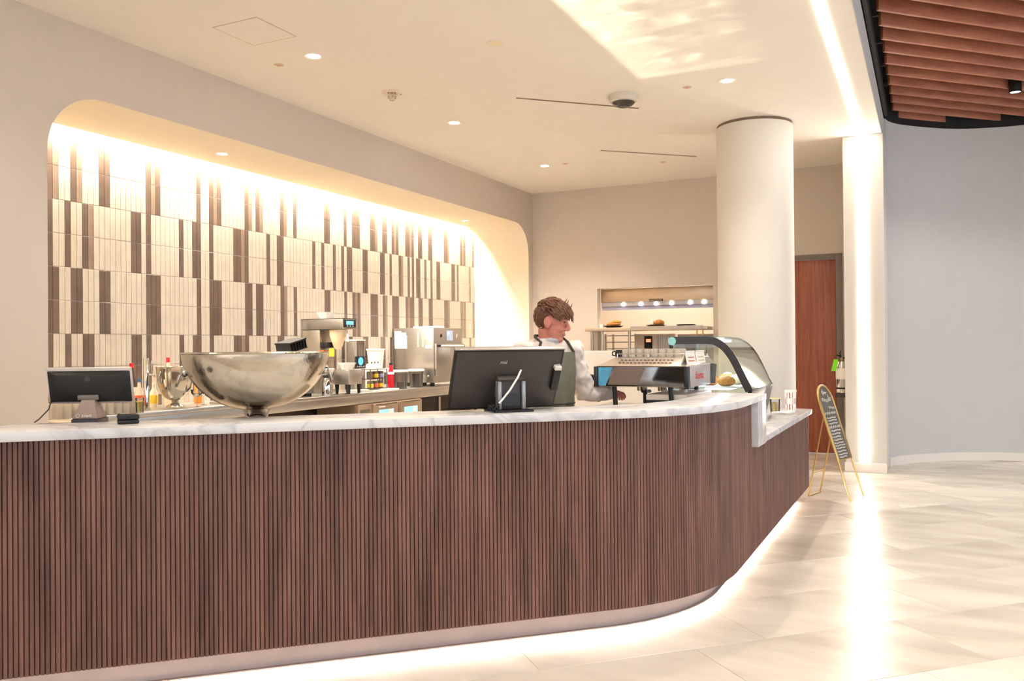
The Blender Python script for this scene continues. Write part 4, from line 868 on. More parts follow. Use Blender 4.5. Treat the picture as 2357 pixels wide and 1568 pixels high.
# pastries
crust = mat('crust', (200, 136, 62), 0.6, var=0.25, vscale=50, bump=0.3, bscale=80); icing = mat('icing', (232, 214, 176), 0.6, var=0.08, vscale=40)
def pastry(loc, r, h, lab, m, seed=0, name='pastry', top=None):
    g = G(); rg = random.Random(seed); k = 8
    g.ell((0, 0, h * 0.45), (r, r * 0.8, h * 0.55), 18, 8)
    g.v = [(x * (1 + .12 * math.sin(5 * math.atan2(y, x) + seed)), y, max(z, 0.0)) for x, y, z in g.v]
    t = thing(name, lab, 'pastry', loc); g.build('body', m, t, smooth=60)
    if top: G().ell((0, 0, h * 0.9), (r * 0.55, r * 0.45, h * 0.22), 14, 6).build('topping', top, t, smooth=60)
    return t
for i, (x, y, z, lab, m, tp_) in enumerate(((-1.40, 6.55, 0.282, 'golden bun on the glass shelf nearest the frame of the case', crust, None), (-1.55, 6.65, 0.282, 'orange frosted pastry on the case shelf beside the golden bun', mat('orange_glaze', (230, 150, 60), 0.4), icing), (-1.38, 6.85, 0.282, 'pale iced roll on the middle of the case shelf', icing, None), (-1.50, 7.10, 0.282, 'brown pastry at the far end of the case shelf', crust, icing),
     (-1.43, 6.54, 0.031, 'pale iced scone on the case floor at the near side', icing, None), (-1.58, 6.62, 0.031, 'crusty scone on the case floor behind the iced scone', crust, None), (-1.43, 6.86, 0.031, 'cream puff with crust on the middle of the case floor', icing, crust), (-1.47, 7.12, 0.031, 'golden danish at the far end of the case floor', crust, icing))):
    pastry((x, y, TL + z), 0.068, 0.08, lab, m, i, top=tp_)
# things on the low top
t = thing('juice_cup', 'clear cup of yellow drink on the low marble top', 'cup', (-1.22, 7.72, TL))
G().lathe([(0, 0), (0.042, 0), (0.05, 0.115), (0.047, 0.115), (0.04, 0.006), (0, 0.006)], 24).build('cup', clear_m, t, smooth=40); G().lathe([(0, 0.007), (0.0395, 0.007), (0.045, 0.085), (0, 0.085)], 24).build('drink', mat('drink_yellow', (226, 178, 70), 0.3), t, smooth=40)
G().cyl((0, 0, 0.116), 0.051, 0.008, 24).build('lid', mat('lid_tan', (214, 190, 140), 0.4), t)
t = thing('paper_cup', 'tall red and white chequered container on the low marble top', 'container', (-1.10, 7.80, TL))
G().lathe([(0, 0), (0.045, 0), (0.05, 0.18), (0, 0.18)], 24).build('body', paper_m, t, smooth=40)
for k in range(12):
    a0 = 2 * PI * k / 12; zz = (0.02, 0.07, 0.12)
    for j in range(3):
        if (k // 2 + j) % 2: continue
        a1 = a0 + 2 * PI / 12; r0_ = 0.0456 + 0.005 * zz[j] / 0.18; r1_ = r0_ + 0.0014
        g = G(); g.add([(r0_ * math.cos(a0), r0_ * math.sin(a0), zz[j]), (r0_ * math.cos(a1), r0_ * math.sin(a1), zz[j]), (r1_ * math.cos(a1), r1_ * math.sin(a1), zz[j] + 0.05), (r1_ * math.cos(a0), r1_ * math.sin(a0), zz[j] + 0.05)], [(0, 1, 2, 3)]); g.build('red_check', red_m, t)
G().lathe([(0, 0.18), (0.053, 0.18), (0.053, 0.19), (0, 0.19)], 24).build('lid', paper_m, t)
t = thing('napkin_stack', 'loose stack of white paper napkins beside the yellow drink', 'napkins', (-1.12, 7.50, TL)); rg = random.Random(4)
for k in range(5):
    o = B(-0.07, 0.07, -0.07, 0.07, k * 0.004, k * 0.004 + 0.003).build('napkin', paper_m, t); o.rotation_euler = (0, 0, rg.uniform(-0.5, 0.5))

# ================================================================ KITCHEN PASS
hd2 = thing('heat_lamp_hood', 'stainless heat lamp hood with six bulbs in the kitchen pass opening', 'hood', (-3.575, 12.2, 2.03))
B(-0.86, 0.86, -0.15, 0.3, 0.085, 0.283).build('canopy', mat('canopy_steel', (206, 184, 158), 0.38, 0.85), hd2, bevel=0.003)
B(-0.86, 0.86, -0.13, -0.05, 0.02, 0.084).build('lamp_bar', mat('bar_grey', (176, 172, 172), 0.4, 0.5), hd2); B(-0.86, 0.86, -0.10, 0.05, -0.03, 0.019).build('lower_rail', mat('rail_lavender', (168, 166, 190), 0.5), hd2)
for x in (-0.51, -0.24, -0.005, 0.225, 0.50, 0.70): G().ell((x, -0.135, 0.045), (0.032, 0.014, 0.028)).build('bulb', mat('heat_bulb', (255, 255, 255), 0.5, emit=14, ecol=(1, 0.97, 0.95)), hd2, smooth=60)
pl = B(-0.10, 0.10, -0.158, -0.1515, 0.078, 0.112).build('name_plate', mat('plate_black', (46, 36, 28), 0.4), hd2)
g = G()
for k in range(8): g.box(-0.085 + k * 0.022, -0.071 + k * 0.022, -0.1595, -0.1585, 0.086, 0.102)
g.build('plate_lettering', mat('plate_tan_ink', (196, 168, 128), 0.5), pl)
light('AREA', 'pass_lamp', (-3.575, 12.55, 2.0), 14, (1, 0.93, 0.85), rot=(0, 0, 0), shape='RECTANGLE', size=1.6, size_y=0.5)
light('AREA', 'kitchen_lamp', (-3.9, 13.2, 3.05), 34, (1, 0.90, 0.78), rot=(0, 0, 0), shape='RECTANGLE', size=2.0, size_y=0.8)
sh = thing('pass_shelf', 'steel pass-through shelf with round legs below the heat lamps', 'shelf', (-3.60, 12.0, 0))
B(-0.95, 0.86, -0.32, 0.35, 1.675, 1.725).build('shelf_top', mat('shelf_steel', (206, 190, 170), 0.35, 0.7), sh, bevel=0.006)
B(-0.25, 0.80, -0.34, -0.321, 1.69, 1.735).build('ticket_rail', steel_m, sh)
for x in (-0.88, -0.72, -0.30): G().cyl((x, -0.22, 0), 0.022, 1.674, 14).build('leg', steel_m, sh, smooth=40)
for x in (0.72, 0.80): B(x - 0.01, x + 0.01, -0.345, -0.325, 1.60, 1.674).build('hook', brass_m, sh)
def plate(loc, lab):
    t = thing('plate', lab, 'plate', loc)
    G().lathe([(0, 0), (0.10, 0), (0.15, 0.028), (0.145, 0.03), (0.098, 0.006), (0, 0.006)], 32).build('dish', mat('plate_dark', (58, 42, 32), 0.35), t, smooth=40); return t
plate((-4.16, 11.84, 1.7255), 'dark plate carrying a sandwich below the first heat lamps'); plate((-3.52, 11.84, 1.7255), 'dark plate carrying a burger in the middle of the pass'); plate((-3.08, 11.84, 1.7255), 'empty dark plate at the end of the pass')
t = thing('sandwich', 'toasted sandwich heaped on a dark plate on the pass', 'food', (-4.16, 11.84, 1.7335)); g = G()
g.ell((0, 0, 0.045), (0.11, 0.075, 0.03), 18, 8); g.build('bread', crust, t, smooth=60); G().ell((0.04, 0.0, 0.075), (0.08, 0.06, 0.028), 16, 8).build('crust_top', mat('crust_gold', (206, 160, 84), 0.6, var=0.2, vscale=40), t, smooth=60)
G().ell((-0.02, 0, 0.027), (0.10, 0.07, 0.018), 16, 6).build('filling', mat('filling_pink', (170, 104, 82), 0.6), t, smooth=60)
t = thing('napkin_cup', 'small white paper cup beside the sandwich on the pass', 'cup', (-4.33, 11.80, 1.7255)); G().lathe([(0, 0), (0.03, 0), (0.038, 0.055), (0.035, 0.055), (0.028, 0.004), (0, 0.004)], 18).build('cup', paper_m, t, smooth=40)
t = thing('burger', 'burger with a wrapped side on the middle pass plate', 'food', (-3.52, 11.84, 1.7335))
G().ell((0.05, 0, 0.05), (0.075, 0.075, 0.05), 20, 8).build('bun', mat('bun_brown', (186, 120, 60), 0.5, var=0.15, vscale=30), t, smooth=60); G().ell((-0.05, 0, 0.05), (0.032, 0.035, 0.05), 14, 8).build('wrapped_side', paper_m, t, smooth=60)
# equipment under the pass
t = thing('kitchen_rack', 'steel kitchen rack with grey shelves seen below the pass', 'rack', (-4.22, 12.55, 0))
for x in (-0.26, 0.22):
    for y in (-0.18, 0.18): B(x - 0.015, x + 0.015, y - 0.015, y + 0.015, 0, 1.64).build('post', steel_m, t)
for z in (0.5, 0.9, 1.30, 1.42, 1.52, 1.62): B(-0.24, 0.20, -0.17, 0.17, z - 0.012, z).build('shelf', mat('rack_grey', (132, 126, 116), 0.5, 0.4), t)
t = thing('fryer_control', 'steel fryer with red digital display and ribbed filter panel', 'fryer', (-3.72, 12.45, 0))
B(-0.25, 0.36, -0.2, 0.3, 0, 1.63).build('body', mat('fryer_steel', (196, 184, 172), 0.35, 0.6), t, bevel=0.004); cp = B(-0.10, 0.02, -0.212, -0.201, 1.36, 1.60).build('control_panel', black_m, t)
B(-0.07, 0.0, -0.216, -0.2125, 1.51, 1.555).build('display', mat('red_digits', (255, 60, 40), 0.4, emit=3, ecol=(1, 0.12, 0.06)), cp); G().cyl((-0.035, -0.216, 1.43), 0.02, 0.05, 14).build('knob', blackp_m, cp)
for k in range(9): B(0.08 + k * 0.026, 0.096 + k * 0.026, -0.212, -0.201, 1.30, 1.61).build('filter_fin', mat('fin_grey', (176, 172, 174), 0.4, 0.5), t)
t = thing('prep_fridge', 'plain grey steel prep fridge below the pass', 'fridge', (-2.96, 12.42, 0)); B(-0.36, 0.5, -0.15, 0.3, 0.0, 1.62).build('cabinet', mat('prep_grey', (176, 170, 170), 0.4, 0.4), t, bevel=0.005)
for k in range(2): B(-0.34 + k * 0.42, 0.06 + k * 0.42, -0.165, -0.151, 0.1, 1.45).build('door', mat('prep_grey2', (190, 186, 186), 0.4, 0.4), t, bevel=0.004)

# ================================================================ EXTINGUISHER AND CHALKBOARD
fe = thing('fire_extinguisher', 'polished steel fire extinguisher with green tag on a dark wall bracket', 'extinguisher', (-0.945, 11.0, 0.86))
G().lathe([(0, 0), (0.068, 0), (0.072, 0.01), (0.072, 0.33), (0.055, 0.385), (0.025, 0.40), (0, 0.40)], 32).build('cylinder', chrome_m, fe, smooth=45)
G().lathe([(0.0725, 0.17), (0.0735, 0.171), (0.0735, 0.30), (0.0725, 0.301)], 32).build('paper_label', paper_m, fe, smooth=45)
G().lathe([(0.0725, 0.05), (0.075, 0.05), (0.075, 0.07), (0.0725, 0.07)], 32).build('strap', blackp_m, fe, smooth=45)
G().lathe([(0, 0.40), (0.022, 0.40), (0.022, 0.43), (0.012, 0.44), (0, 0.44)], 18).build('valve', mat('valve_brass', (150, 130, 100), 0.3, 1.0), fe, smooth=45)
g = G(); g.tube([(-0.01, -0.02, 0.435), (-0.03, -0.04, 0.455), (-0.05, -0.07, 0.46)], 0.008, 8); g.tube([(-0.01, -0.02, 0.45), (-0.02, -0.04, 0.49), (-0.005, -0.06, 0.51)], 0.007, 8); g.build('lever', blackp_m, fe, smooth=50)
g = G(); g.tube([(0.02, -0.01, 0.43), (0.06, -0.03, 0.42), (0.075, -0.04, 0.33), (0.078, -0.03, 0.2)], 0.009, 8); g.build('hose', blackp_m, fe, smooth=50)
g = G(); g.prism([(-0.118, 0.27), (-0.062, 0.27), (-0.035, 0.41), (-0.085, 0.415)], -0.082, -0.080, 'y'); g.build('green_tag', mat('tag_green', (128, 232, 40), 0.6, var=0.03), fe)
B(-0.078, 0.082, -0.078, 0.078, -0.05, -0.001).build('bracket_tray', mat('tray_black', (52, 44, 40), 0.5), fe, bevel=0.003); B(0.0755, 0.084, -0.03, 0.03, -0.001, 0.36).build('bracket_back', mat('tray_black', (52, 44, 40), 0.5), fe)

cb = thing('chalkboard_sign', 'arched chalkboard easel sign with a thin brass frame by the counter end', 'sign', (-0.613, 8.542, 0), math.atan2(0.963, 0.271))
SL = 0.313; cs = 1 / math.hypot(1, SL)
def F(x, s, off=0.0): return Vector((x, s * SL * cs - off * cs, s * cs + off * SL * cs))
Wd = 0.168; s_arc = 0.945
arch = [F(-Wd, 0.003)] + [F(-Wd, k * 0.19) for k in range(1, 5)] + [F(-Wd * math.cos(a), s_arc + Wd * math.sin(a)) for a in [k * PI / 16 for k in range(17)]] + [F(Wd, k * 0.19) for k in range(4, 0, -1)] + [F(Wd, 0.003)]
G().tube(arch, 0.0085, 10).build('front_frame', brass_m, cb, smooth=60)
s_b = 0.385; bp_ = [(-Wd + .006, s_b), (Wd - .006, s_b)] + [((Wd - .006) * math.cos(a), s_arc + (Wd - .006) * math.sin(a)) for a in [k * PI / 16 for k in range(17)]]
g = G(); nb = len(bp_); g.add([F(x, s_, 0.004) for x, s_ in bp_] + [F(x, s_, -0.004) for x, s_ in bp_], [list(range(nb)), list(range(nb, 2 * nb))[::-1]] + [(i, (i + 1) % nb, nb + (i + 1) % nb, nb + i) for i in range(nb)])
bd = g.build('board', mat('chalkboard', (104, 100, 95), 0.8, var=0.12, vscale=8), cb)
rim = [(x * 0.985, s_) for x, s_ in bp_] ; G().tube([F(x, s_, 0.004) for x, s_ in rim + rim[:1]], 0.011, 8).build('board_rim', brass_m, cb, smooth=60)
chalk = mat('chalk', (214, 208, 200), 0.9); rg = random.Random(11)
def scrib(x0, x1, s_, amp, wl, ph, thick=0.0022, jitter=0.3):
    n_ = int((x1 - x0) / wl * 6); pts = []
    for k in range(n_ + 1):
        x = x0 + (x1 - x0) * k / n_; pts.append(F(x + jitter * wl * math.sin(k * 1.7 + ph), s_ + amp * math.sin(k * PI / 3 + ph) * (0.6 + 0.4 * math.sin(k * 0.9 + ph)), 0.0062))
    return pts
g = G()
g.tube(scrib(-0.07, 0.05, 1.035, 0.022, 0.035, 0.4), 0.0026, 5); g.tube([F(-0.035, 1.075, .0062), F(-0.04, 1.01, .0062)], 0.003, 5); g.tube(scrib(-0.11, 0.12, 0.965, 0.026, 0.034, 1.3), 0.0028, 5); g.tube([F(0.06, 1.01, .0062), F(0.055, 0.95, .0062)], 0.003, 5)
g.tube(scrib(0.0, 0.13, 0.885, 0.018, 0.03, 0.2), 0.0024, 5); g.build('title_writing', chalk, bd)
for s_ in (0.835, 0.70): 
    g = G(); g.tube([F(-0.135 + k * 0.0225, s_ + (0.012 if k % 2 else -0.012), 0.0062) for k in range(13)], 0.0032, 5); g.build('wavy_rule', chalk, bd)
g = G()
for s_ in (0.79, 0.765, 0.735, 0.665, 0.635, 0.605, 0.575, 0.545, 0.52, 0.495, 0.465, 0.435, 0.41): 
    g.tube(scrib(-0.13 + 0.02 * rg.random(), 0.12 - 0.05 * rg.random(), s_, 0.0085, 0.018, rg.random() * 6), 0.0024, 4)
g.build('menu_writing', chalk, bd)
lg = G(); top_s = 0.80
for x in (-0.135, 0.135): lg.tube([F(x * 1.0, top_s, -0.02), Vector((x * 1.05, 0.41, 0.008))], 0.0075, 8)
lg.tube([Vector((-0.142, 0.41, 0.008)), Vector((0.142, 0.41, 0.008))], 0.0075, 8); lg.build('back_frame', brass_m, cb, smooth=60)
tt = 0.30; g = G(); yb = 0.41 + (F(0, top_s, -.02).y - 0.41) * tt; zb_ = 0.008 + (F(0, top_s, -.02).z - .008) * tt; g.tube([(-0.138, yb, zb_), (0.138, yb, zb_)], 0.0065, 8); g.build('crossbar', brass_m, cb, smooth=60)
g = G(); g.tube([F(-Wd, top_s - 0.0), F(Wd, top_s - 0.0)], 0.004, 6); g.build('hinge_bar', brass_m, cb)

# ================================================================ BARISTA
BS = Vector((-2.262, 5.155, 0)); pe = thing('person', 'person with short brown hair in a white shirt and grey-green apron working behind the bar', 'person', BS)
def skin_mesh(name, g, mat_, voxel, smooth_it=2, parent=pe, disp=None):
    g.v = [tuple(Vector(p) - BS) for p in g.v]
    o = g.build(name, mat_, parent)
    md = o.modifiers.new('remesh', 'REMESH'); md.mode = 'VOXEL'; md.voxel_size = voxel; md.use_smooth_shade = True
    ms = o.modifiers.new('smooth', 'SMOOTH'); ms.factor = 0.5; ms.iterations = smooth_it
    if disp:
        tx = bpy.data.textures.new(name + '_folds', 'CLOUDS'); tx.noise_scale = disp[1]; tx.noise_depth = 1
        dm = o.modifiers.new('folds', 'DISPLACE'); dm.texture = tx; dm.strength = disp[0]; dm.mid_level = 0.5; dm.texture_coords = 'LOCAL'
    return o
tf = Vector((0.831, -0.556, 0)); tl3 = Vector((0.556, 0.831, 0)); TC = Vector((-2.268, 5.15, 0))
RZ = 0.035
rings = [(0.80, .165, .125), (0.92, .165, .12), (1.05, .158, .115), (1.2, .172, .12), (1.34, .184, .122), (1.425, .186, .11), (1.475, .155, .09), (1.515, .085, .07)]
def ring_r(z):
    for (z0, w0, d0), (z1, w1, d1) in zip(rings, rings[1:]):
        if z0 <= z <= z1: t = (z - z0) / (z1 - z0); return w0 + (w1 - w0) * t, d0 + (d1 - d0) * t
    return rings[0][1:] if z < rings[0][0] else rings[-1][1:]
def torso(g, grow=0.0, zs=None):
    vs = []; n_ = 28; rr = [(z, w + grow, d + grow) for z, w, d in rings]
    for z, w, d_ in rr:
        for k in range(n_):
            a = 2 * PI * k / n_; vs.append(TC + tf * (math.cos(a) * d_) + tl3 * (math.sin(a) * w) + Vector((0, 0, z)))
    fs = [(i * n_ + k, i * n_ + (k + 1) % n_, (i + 1) * n_ + (k + 1) % n_, (i + 1) * n_ + k) for i in range(len(rr) - 1) for k in range(n_)]
    fs += [tuple(range(n_))[::-1], tuple(range((len(rr) - 1) * n_, len(rr) * n_))]; g.add(vs, fs)
HS = 1.06; hf = Vector((0.952, 0.189, -0.242)).normalized(); hl = Vector((-0.195, 0.981, 0)).normalized(); hu = hf.cross(hl); HCN = Vector((-2.238, 5.140, 1.628))
HM = Matrix((hf, hl, hu)).transposed().to_4x4(); HM.translation = HCN; HM = HM @ Matrix.Diagonal((HS, HS, HS, 1))
shL, elL, wrL = Vector((-2.162, 5.308, 1.44)), Vector((-2.121, 5.424, 1.145)), Vector((-2.02, 5.66, 1.135))
shR, elR, wrR = Vector((-2.374, 4.992, 1.44)), Vector((-2.43, 4.91, 1.14)), Vector((-2.35, 4.88, 0.90))
b = G(); torso(b, -0.02)
b.ell((0, 0, 0.03), (0.098, 0.077, 0.097), 28, 18, 0, HM); b.ell((0.022, 0, -0.042), (0.074, 0.062, 0.078), 26, 16, 0, HM); b.ell((0.072, 0, -0.098), (0.026, 0.030, 0.022), 14, 10, 0, HM)
b.ell((0.030, 0, -0.085), (0.058, 0.050, 0.035), 18, 12, 0, HM)
b.tube([(0.088, 0, 0.026), (0.101, 0, 0.004), (0.112, 0, -0.014), (0.116, 0, -0.024), (0.104, 0, -0.034)], [0.009, 0.0115, 0.0135, 0.0125, 0.009], 12, 0, HM)
for sy in (-1, 1):
    b.ell((0.100, sy * 0.012, -0.029), (0.012, 0.009, 0.009), 10, 8, 0, HM); b.ell((0.060, sy * 0.036, -0.028), (0.032, 0.026, 0.032), 14, 10, 0, HM)
    b.ell((0.074, sy * 0.034, 0.036), (0.018, 0.024, 0.010), 12, 8, 0, HM)
    EM = HM @ Matrix.Translation((-0.006, sy * 0.085, -0.008)) @ Matrix.Rotation(sy * -0.35, 4, 'Z') @ Matrix.Rotation(-0.15, 4, 'Y'); b.ell((0, 0, 0), (0.025, 0.013, 0.037), 14, 10, 0, EM); b.ell((0.004, -sy * 0.012, -0.004), (0.013, 0.014, 0.02), 10, 8, 0, EM)
b.ell((0.090, 0, -0.058), (0.012, 0.024, 0.008), 14, 8, 0, HM); b.ell((0.088, 0, -0.072), (0.012, 0.022, 0.009), 14, 8, 0, HM)
nb0 = HM @ Vector((-0.022, 0, -0.05)); b.tube([nb0, (nb0 + Vector((-2.275, 5.145, 1.47))) / 2, Vector((-2.272, 5.147, 1.46)), Vector((-2.268, 5.15, 1.40))], [0.058, 0.056, 0.064, 0.09], 20)
for sh_, el_, wr_ in ((shL, elL, wrL), (shR, elR, wrR)): b.tube([sh_, (sh_ + el_) / 2, el_, (el_ + wr_) / 2, wr_], [0.05, 0.045, 0.038, 0.034, 0.026], 14)
def hand(g, wr_, dirv, palm_n, thumb_side, curl):
    d_ = dirv.normalized(); pn = (palm_n - d_ * palm_n.dot(d_)).normalized(); sd_ = d_.cross(pn).normalized()
    HM2 = Matrix((d_, sd_, pn)).transposed().to_4x4(); HM2.translation = wr_ + d_ * 0.05
    g.ell((0, 0, 0), (0.055, 0.042, 0.017), 16, 10, 0, HM2)
    for k, (off, L_) in enumerate(((-0.031, 0.062), (-0.0105, 0.076), (0.0105, 0.081), (0.031, 0.073))):
        p = Vector((0.035, off * (-thumb_side) * -1, 0)); pts = [p]; a = 0.0
        for j, f_ in enumerate((0.42, 0.32, 0.26)):
            a += curl * (0.6 + 0.35 * j); p = p + Vector((math.cos(a), 0, math.sin(a))) * (L_ * f_); pts.append(p)
        g.tube(pts, [0.0095, 0.009, 0.008, 0.0065], 10, 0, HM2)
    t0 = Vector((-0.022, thumb_side * 0.030, 0.004)); g.tube([t0, t0 + Vector((0.03, thumb_side * 0.024, 0.012)), t0 + Vector((0.058, thumb_side * 0.026, 0.024))], [0.013, 0.0105, 0.008], 10, 0, HM2)
hand(b, wrL, Vector((0.35, 0.9, -0.12)), Vector((0.2, 0, -1)), 1, 0.5); hand(b, wrR, Vector((0.25, -0.05, -1)), Vector((0.3, 0.95, 0)), -1, 0.28)
hipL, hipR = TC + tl3 * 0.095 + Vector((0, 0, 0.90)), TC - tl3 * 0.095 + Vector((0, 0, 0.90)); 
legs = [(h_, h_ + tf * 0.03 + Vector((0, 0, -0.42)), h_ + Vector((0, 0, -0.80))) for h_ in (hipL, hipR)]
for h_, k_, a_ in legs: b.tube([h_, (h_ + k_) / 2, k_, (k_ + a_) / 2, a_, a_ + Vector((0, 0, -0.06))], [0.085, 0.075, 0.055, 0.052, 0.038, 0.04], 16); b.ell(a_ + tf * 0.05 + Vector((0, 0, -0.065)), (0.05, 0.05, 0.03), 14, 8)
skin_m = mat('skin', (206, 134, 114), 0.5, var=0.07, vscale=18); b_o = skin_mesh('body', b, skin_m, 0.0045, 2)
# eyes, brows, lips
for sy in (-1, 1):
    g = G(); g.ell((0.0885, sy * 0.033, 0.014), (0.007, 0.013, 0.0045), 12, 8, 0, HM); g.v = [tuple(Vector(p) - BS) for p in g.v]; g.build('eye', mat('eye_dark', (70, 46, 38), 0.25), pe, smooth=60)
    g = G(); g.tube([(0.084, sy * 0.052, 0.034), (0.096, sy * 0.036, 0.041), (0.099, sy * 0.016, 0.037)], [0.003, 0.0048, 0.0035], 6, 0, HM); g.v = [tuple(Vector(p) - BS) for p in g.v]; g.build('eyebrow', mat('hair_brown', (104, 66, 44), 0.5, var=0.3, vscale=60), pe)
g = G(); g.tube([(0.090, -0.021, -0.066), (0.1015, 0, -0.0645), (0.090, 0.021, -0.066)], [0.002, 0.004, 0.002], 6, 0, HM); g.v = [tuple(Vector(p) - BS) for p in g.v]; g.build('lips', mat('lips', (176, 92, 84), 0.45), pe, smooth=60)
# hair: a cap under many swept clumps
hair_m = mat('hair_brown', (104, 66, 44), 0.5, var=0.3, vscale=60); hg = G(); rg = random.Random(5)
def scalp(d): return Vector((-0.008 + d.x * 0.104, d.y * 0.084, 0.034 + d.z * 0.098))
cap = G(); cap.ell((0, 0, 0), (1, 1, 1), 28, 18)
keep = []
def hairline(d): return d.z > (-0.60 if d.x < -0.22 else (0.12 if d.x < 0.16 and abs(d.y) > 0.5 else (-0.05 if d.x < 0.34 else 0.47)))
ids = {i for i, p in enumerate(cap.v) if hairline(Vector(p).normalized())}
cap.f = [f for f in cap.f if all(i in ids for i in f)]; cap.m = [0] * len(cap.f); cap.v = [tuple(HM @ scalp(Vector(p).normalized())) for p in cap.v]
hg.v = cap.v; hg.f = cap.f; hg.m = cap.m
cnt = 0
while cnt < 620:
    d = Vector((rg.gauss(0, 1), rg.gauss(0, 1), rg.gauss(0, 1))).normalized()
    if not hairline(d): continue
    cnt += 1; p = scalp(d); nn = Vector((d.x / 0.108, d.y / 0.086, d.z / 0.105)).normalized()
    back = d.x < -0.05 and d.z < 0.35
    flow = Vector((0.1, d.y * 0.3, -1)) if back else Vector((1.0, 0.35 * d.y - 0.15, -0.25 + 0.2 * rg.random()))
    flow = (flow - nn * flow.dot(nn)).normalized(); L_ = (0.032 if back else 0.06) * (0.8 + 0.5 * rg.random()); lift = 0.006 if back else 0.012 + 0.010 * max(d.x, 0)
    side_ = nn.cross(flow) * rg.uniform(-0.25, 0.25); pts = []
    for k in range(5):
        t_ = k / 4; pts.append(p + (flow + side_ * t_) * (L_ * t_) + nn * (lift * math.sin(PI * 0.62 * t_) * 1.1 - 0.003 + 0.004 * rg.random() * t_) + Vector((0, 0, -0.011 * t_ * t_ * (0 if back else 1))))
    hg.tube(pts, [0.010, 0.0095, 0.0075, 0.005, 0.001], 5, 0, HM)
for k in (0, 1, 3):   # stray tufts at the crown of the fringe
    p = Vector((0.055 + 0.012 * k, -0.02 + 0.01 * k, 0.13 - 0.008 * k)); hg.tube([p, p + Vector((0.008, -0.004, 0.016)), p + Vector((0.014 - 0.006 * (k % 2), -0.006, 0.034))], [0.004, 0.003, 0.0006], 5, 0, HM)
hg.v = [tuple(Vector(p) - BS) for p in hg.v]; hg.build('hair', hair_m, pe, smooth=50)
# clothes
g = G(); torso(g, 0.004)
for sh_, el_, wr_ in ((shL, elL, wrL), (shR, elR, wrR)):
    g.tube([sh_ + (TC + Vector((0, 0, 1.40)) - sh_) * 0.35 + Vector((0, 0, 0.0)), sh_, (sh_ + el_) / 2, el_, (el_ + wr_) / 2, wr_ - (wr_ - el_) * 0.02], [0.078, 0.076, 0.073, 0.069, 0.062, 0.048], 18)
    g.ell(sh_ + Vector((0, 0, 0.0)), (0.065, 0.065, 0.06), 16, 10)
skin_mesh('shirt', g, mat('shirt_white', (226, 214, 204), 0.8, var=0.04, bump=0.1, bscale=30), 0.008, 2, pe, (0.040, 0.065))
g = G(); g.lathe([(0.078, 0), (0.084, 0.012), (0.076, 0.026), (0.070, 0.02)], 24, (-2.262, 5.146, 1.490)); g.v = [tuple(Vector(p) - BS) for p in g.v]; g.build('collar', mat('collar_grey', (190, 190, 196), 0.8), pe, smooth=50)
ag = G(); zs = [1.425, 1.38, 1.28, 1.20, 1.12, 1.04, 0.96, 0.88, 0.75, 0.62, 0.50]; ha = [46, 50, 60, 78, 95, 100, 100, 100, 100, 98, 96]; NA = 24; vs = []
for grow in (0.020, 0.014):
    for z, h2 in zip(zs, ha):
        w, d_ = ring_r(max(z, 0.80)); w += grow; d_ += grow + (0.03 if z < 0.9 else 0)
        for k in range(NA + 1):
            a = math.radians(-h2 + 2 * h2 * k / NA); fold = 0.006 * math.sin(k * 1.3 + z * 9) if z < 1.15 else 0
            vs.append(TC + tf * (math.cos(a) * (d_ + fold)) + tl3 * (math.sin(a) * (w + fold)) + Vector((0, 0, z)))
nr, nc = len(zs), NA + 1; fs = []
for q_ in (0, 1):
    o_ = q_ * nr * nc
    fs += [(o_ + i * nc + k, o_ + i * nc + k + 1, o_ + (i + 1) * nc + k + 1, o_ + (i + 1) * nc + k) for i in range(nr - 1) for k in range(NA)]
e0 = [i * nc for i in range(nr)]; e1 = [i * nc + NA for i in range(nr)]; o_ = nr * nc
for e_ in (e0, e1): fs += [(a_, b2, b2 + o_, a_ + o_) for a_, b2 in zip(e_, e_[1:])]
for r0 in (0, (nr - 1) * nc): fs += [(r0 + k, r0 + k + 1, r0 + k + 1 + o_, r0 + k + o_) for k in range(NA)]
ag.add([tuple(Vector(p) - BS) for p in vs], fs); ap_m = mat('apron_sage', (112, 110, 94), 0.85, var=0.08, vscale=30)
ap = ag.build('apron', ap_m, pe, smooth=50)
for sy in (-1, 1):
    w, d_ = ring_r(1.425); c0 = TC + tf * (math.cos(math.radians(44)) * (d_ + 0.018)) + tl3 * (sy * math.sin(math.radians(44)) * (w + 0.018)) + Vector((0, 0, 1.42))
    c1 = TC + tf * 0.075 + tl3 * sy * 0.105 + Vector((0, 0, 1.49)); c2 = TC + tf * 0.0 + tl3 * sy * 0.105 + Vector((0, 0, 1.525)); c3 = TC - tf * 0.075 + tl3 * sy * 0.06 + Vector((0, 0, 1.535)); c4 = TC - tf * 0.09 + Vector((0, 0, 1.535))
    g = G(); g.tube([tuple(Vector(p) - BS) for p in (c0, c1, c2, c3, c4)], 0.009, 8); g.build('strap', mat('strap_dark', (60, 56, 48), 0.8), ap, smooth=60)
w, d_ = ring_r(1.08); g = G(); g.tube([tuple(TC + tf * (math.cos(a) * (d_ + 0.022)) + tl3 * (math.sin(a) * (w + 0.022)) + Vector((0, 0, 1.085)) - BS) for a in [math.radians(-95 + 10 * k) for k in range(20)]], 0.006, 6); g.build('waist_tie', mat('strap_dark', (60, 56, 48), 0.8), ap, smooth=60)
g = G()
for h_, k_, a_ in legs: g.tube([h_ + Vector((0, 0, 0.04)), (h_ + k_) / 2, k_, (k_ + a_) / 2, a_], [0.10, 0.09, 0.072, 0.068, 0.062], 18)
g.ell(TC + Vector((0, 0, 0.90)), (0.15, 0.16, 0.10), 18, 10); skin_mesh('trousers', g, mat('trousers_dark', (50, 50, 58), 0.85), 0.012, 2)
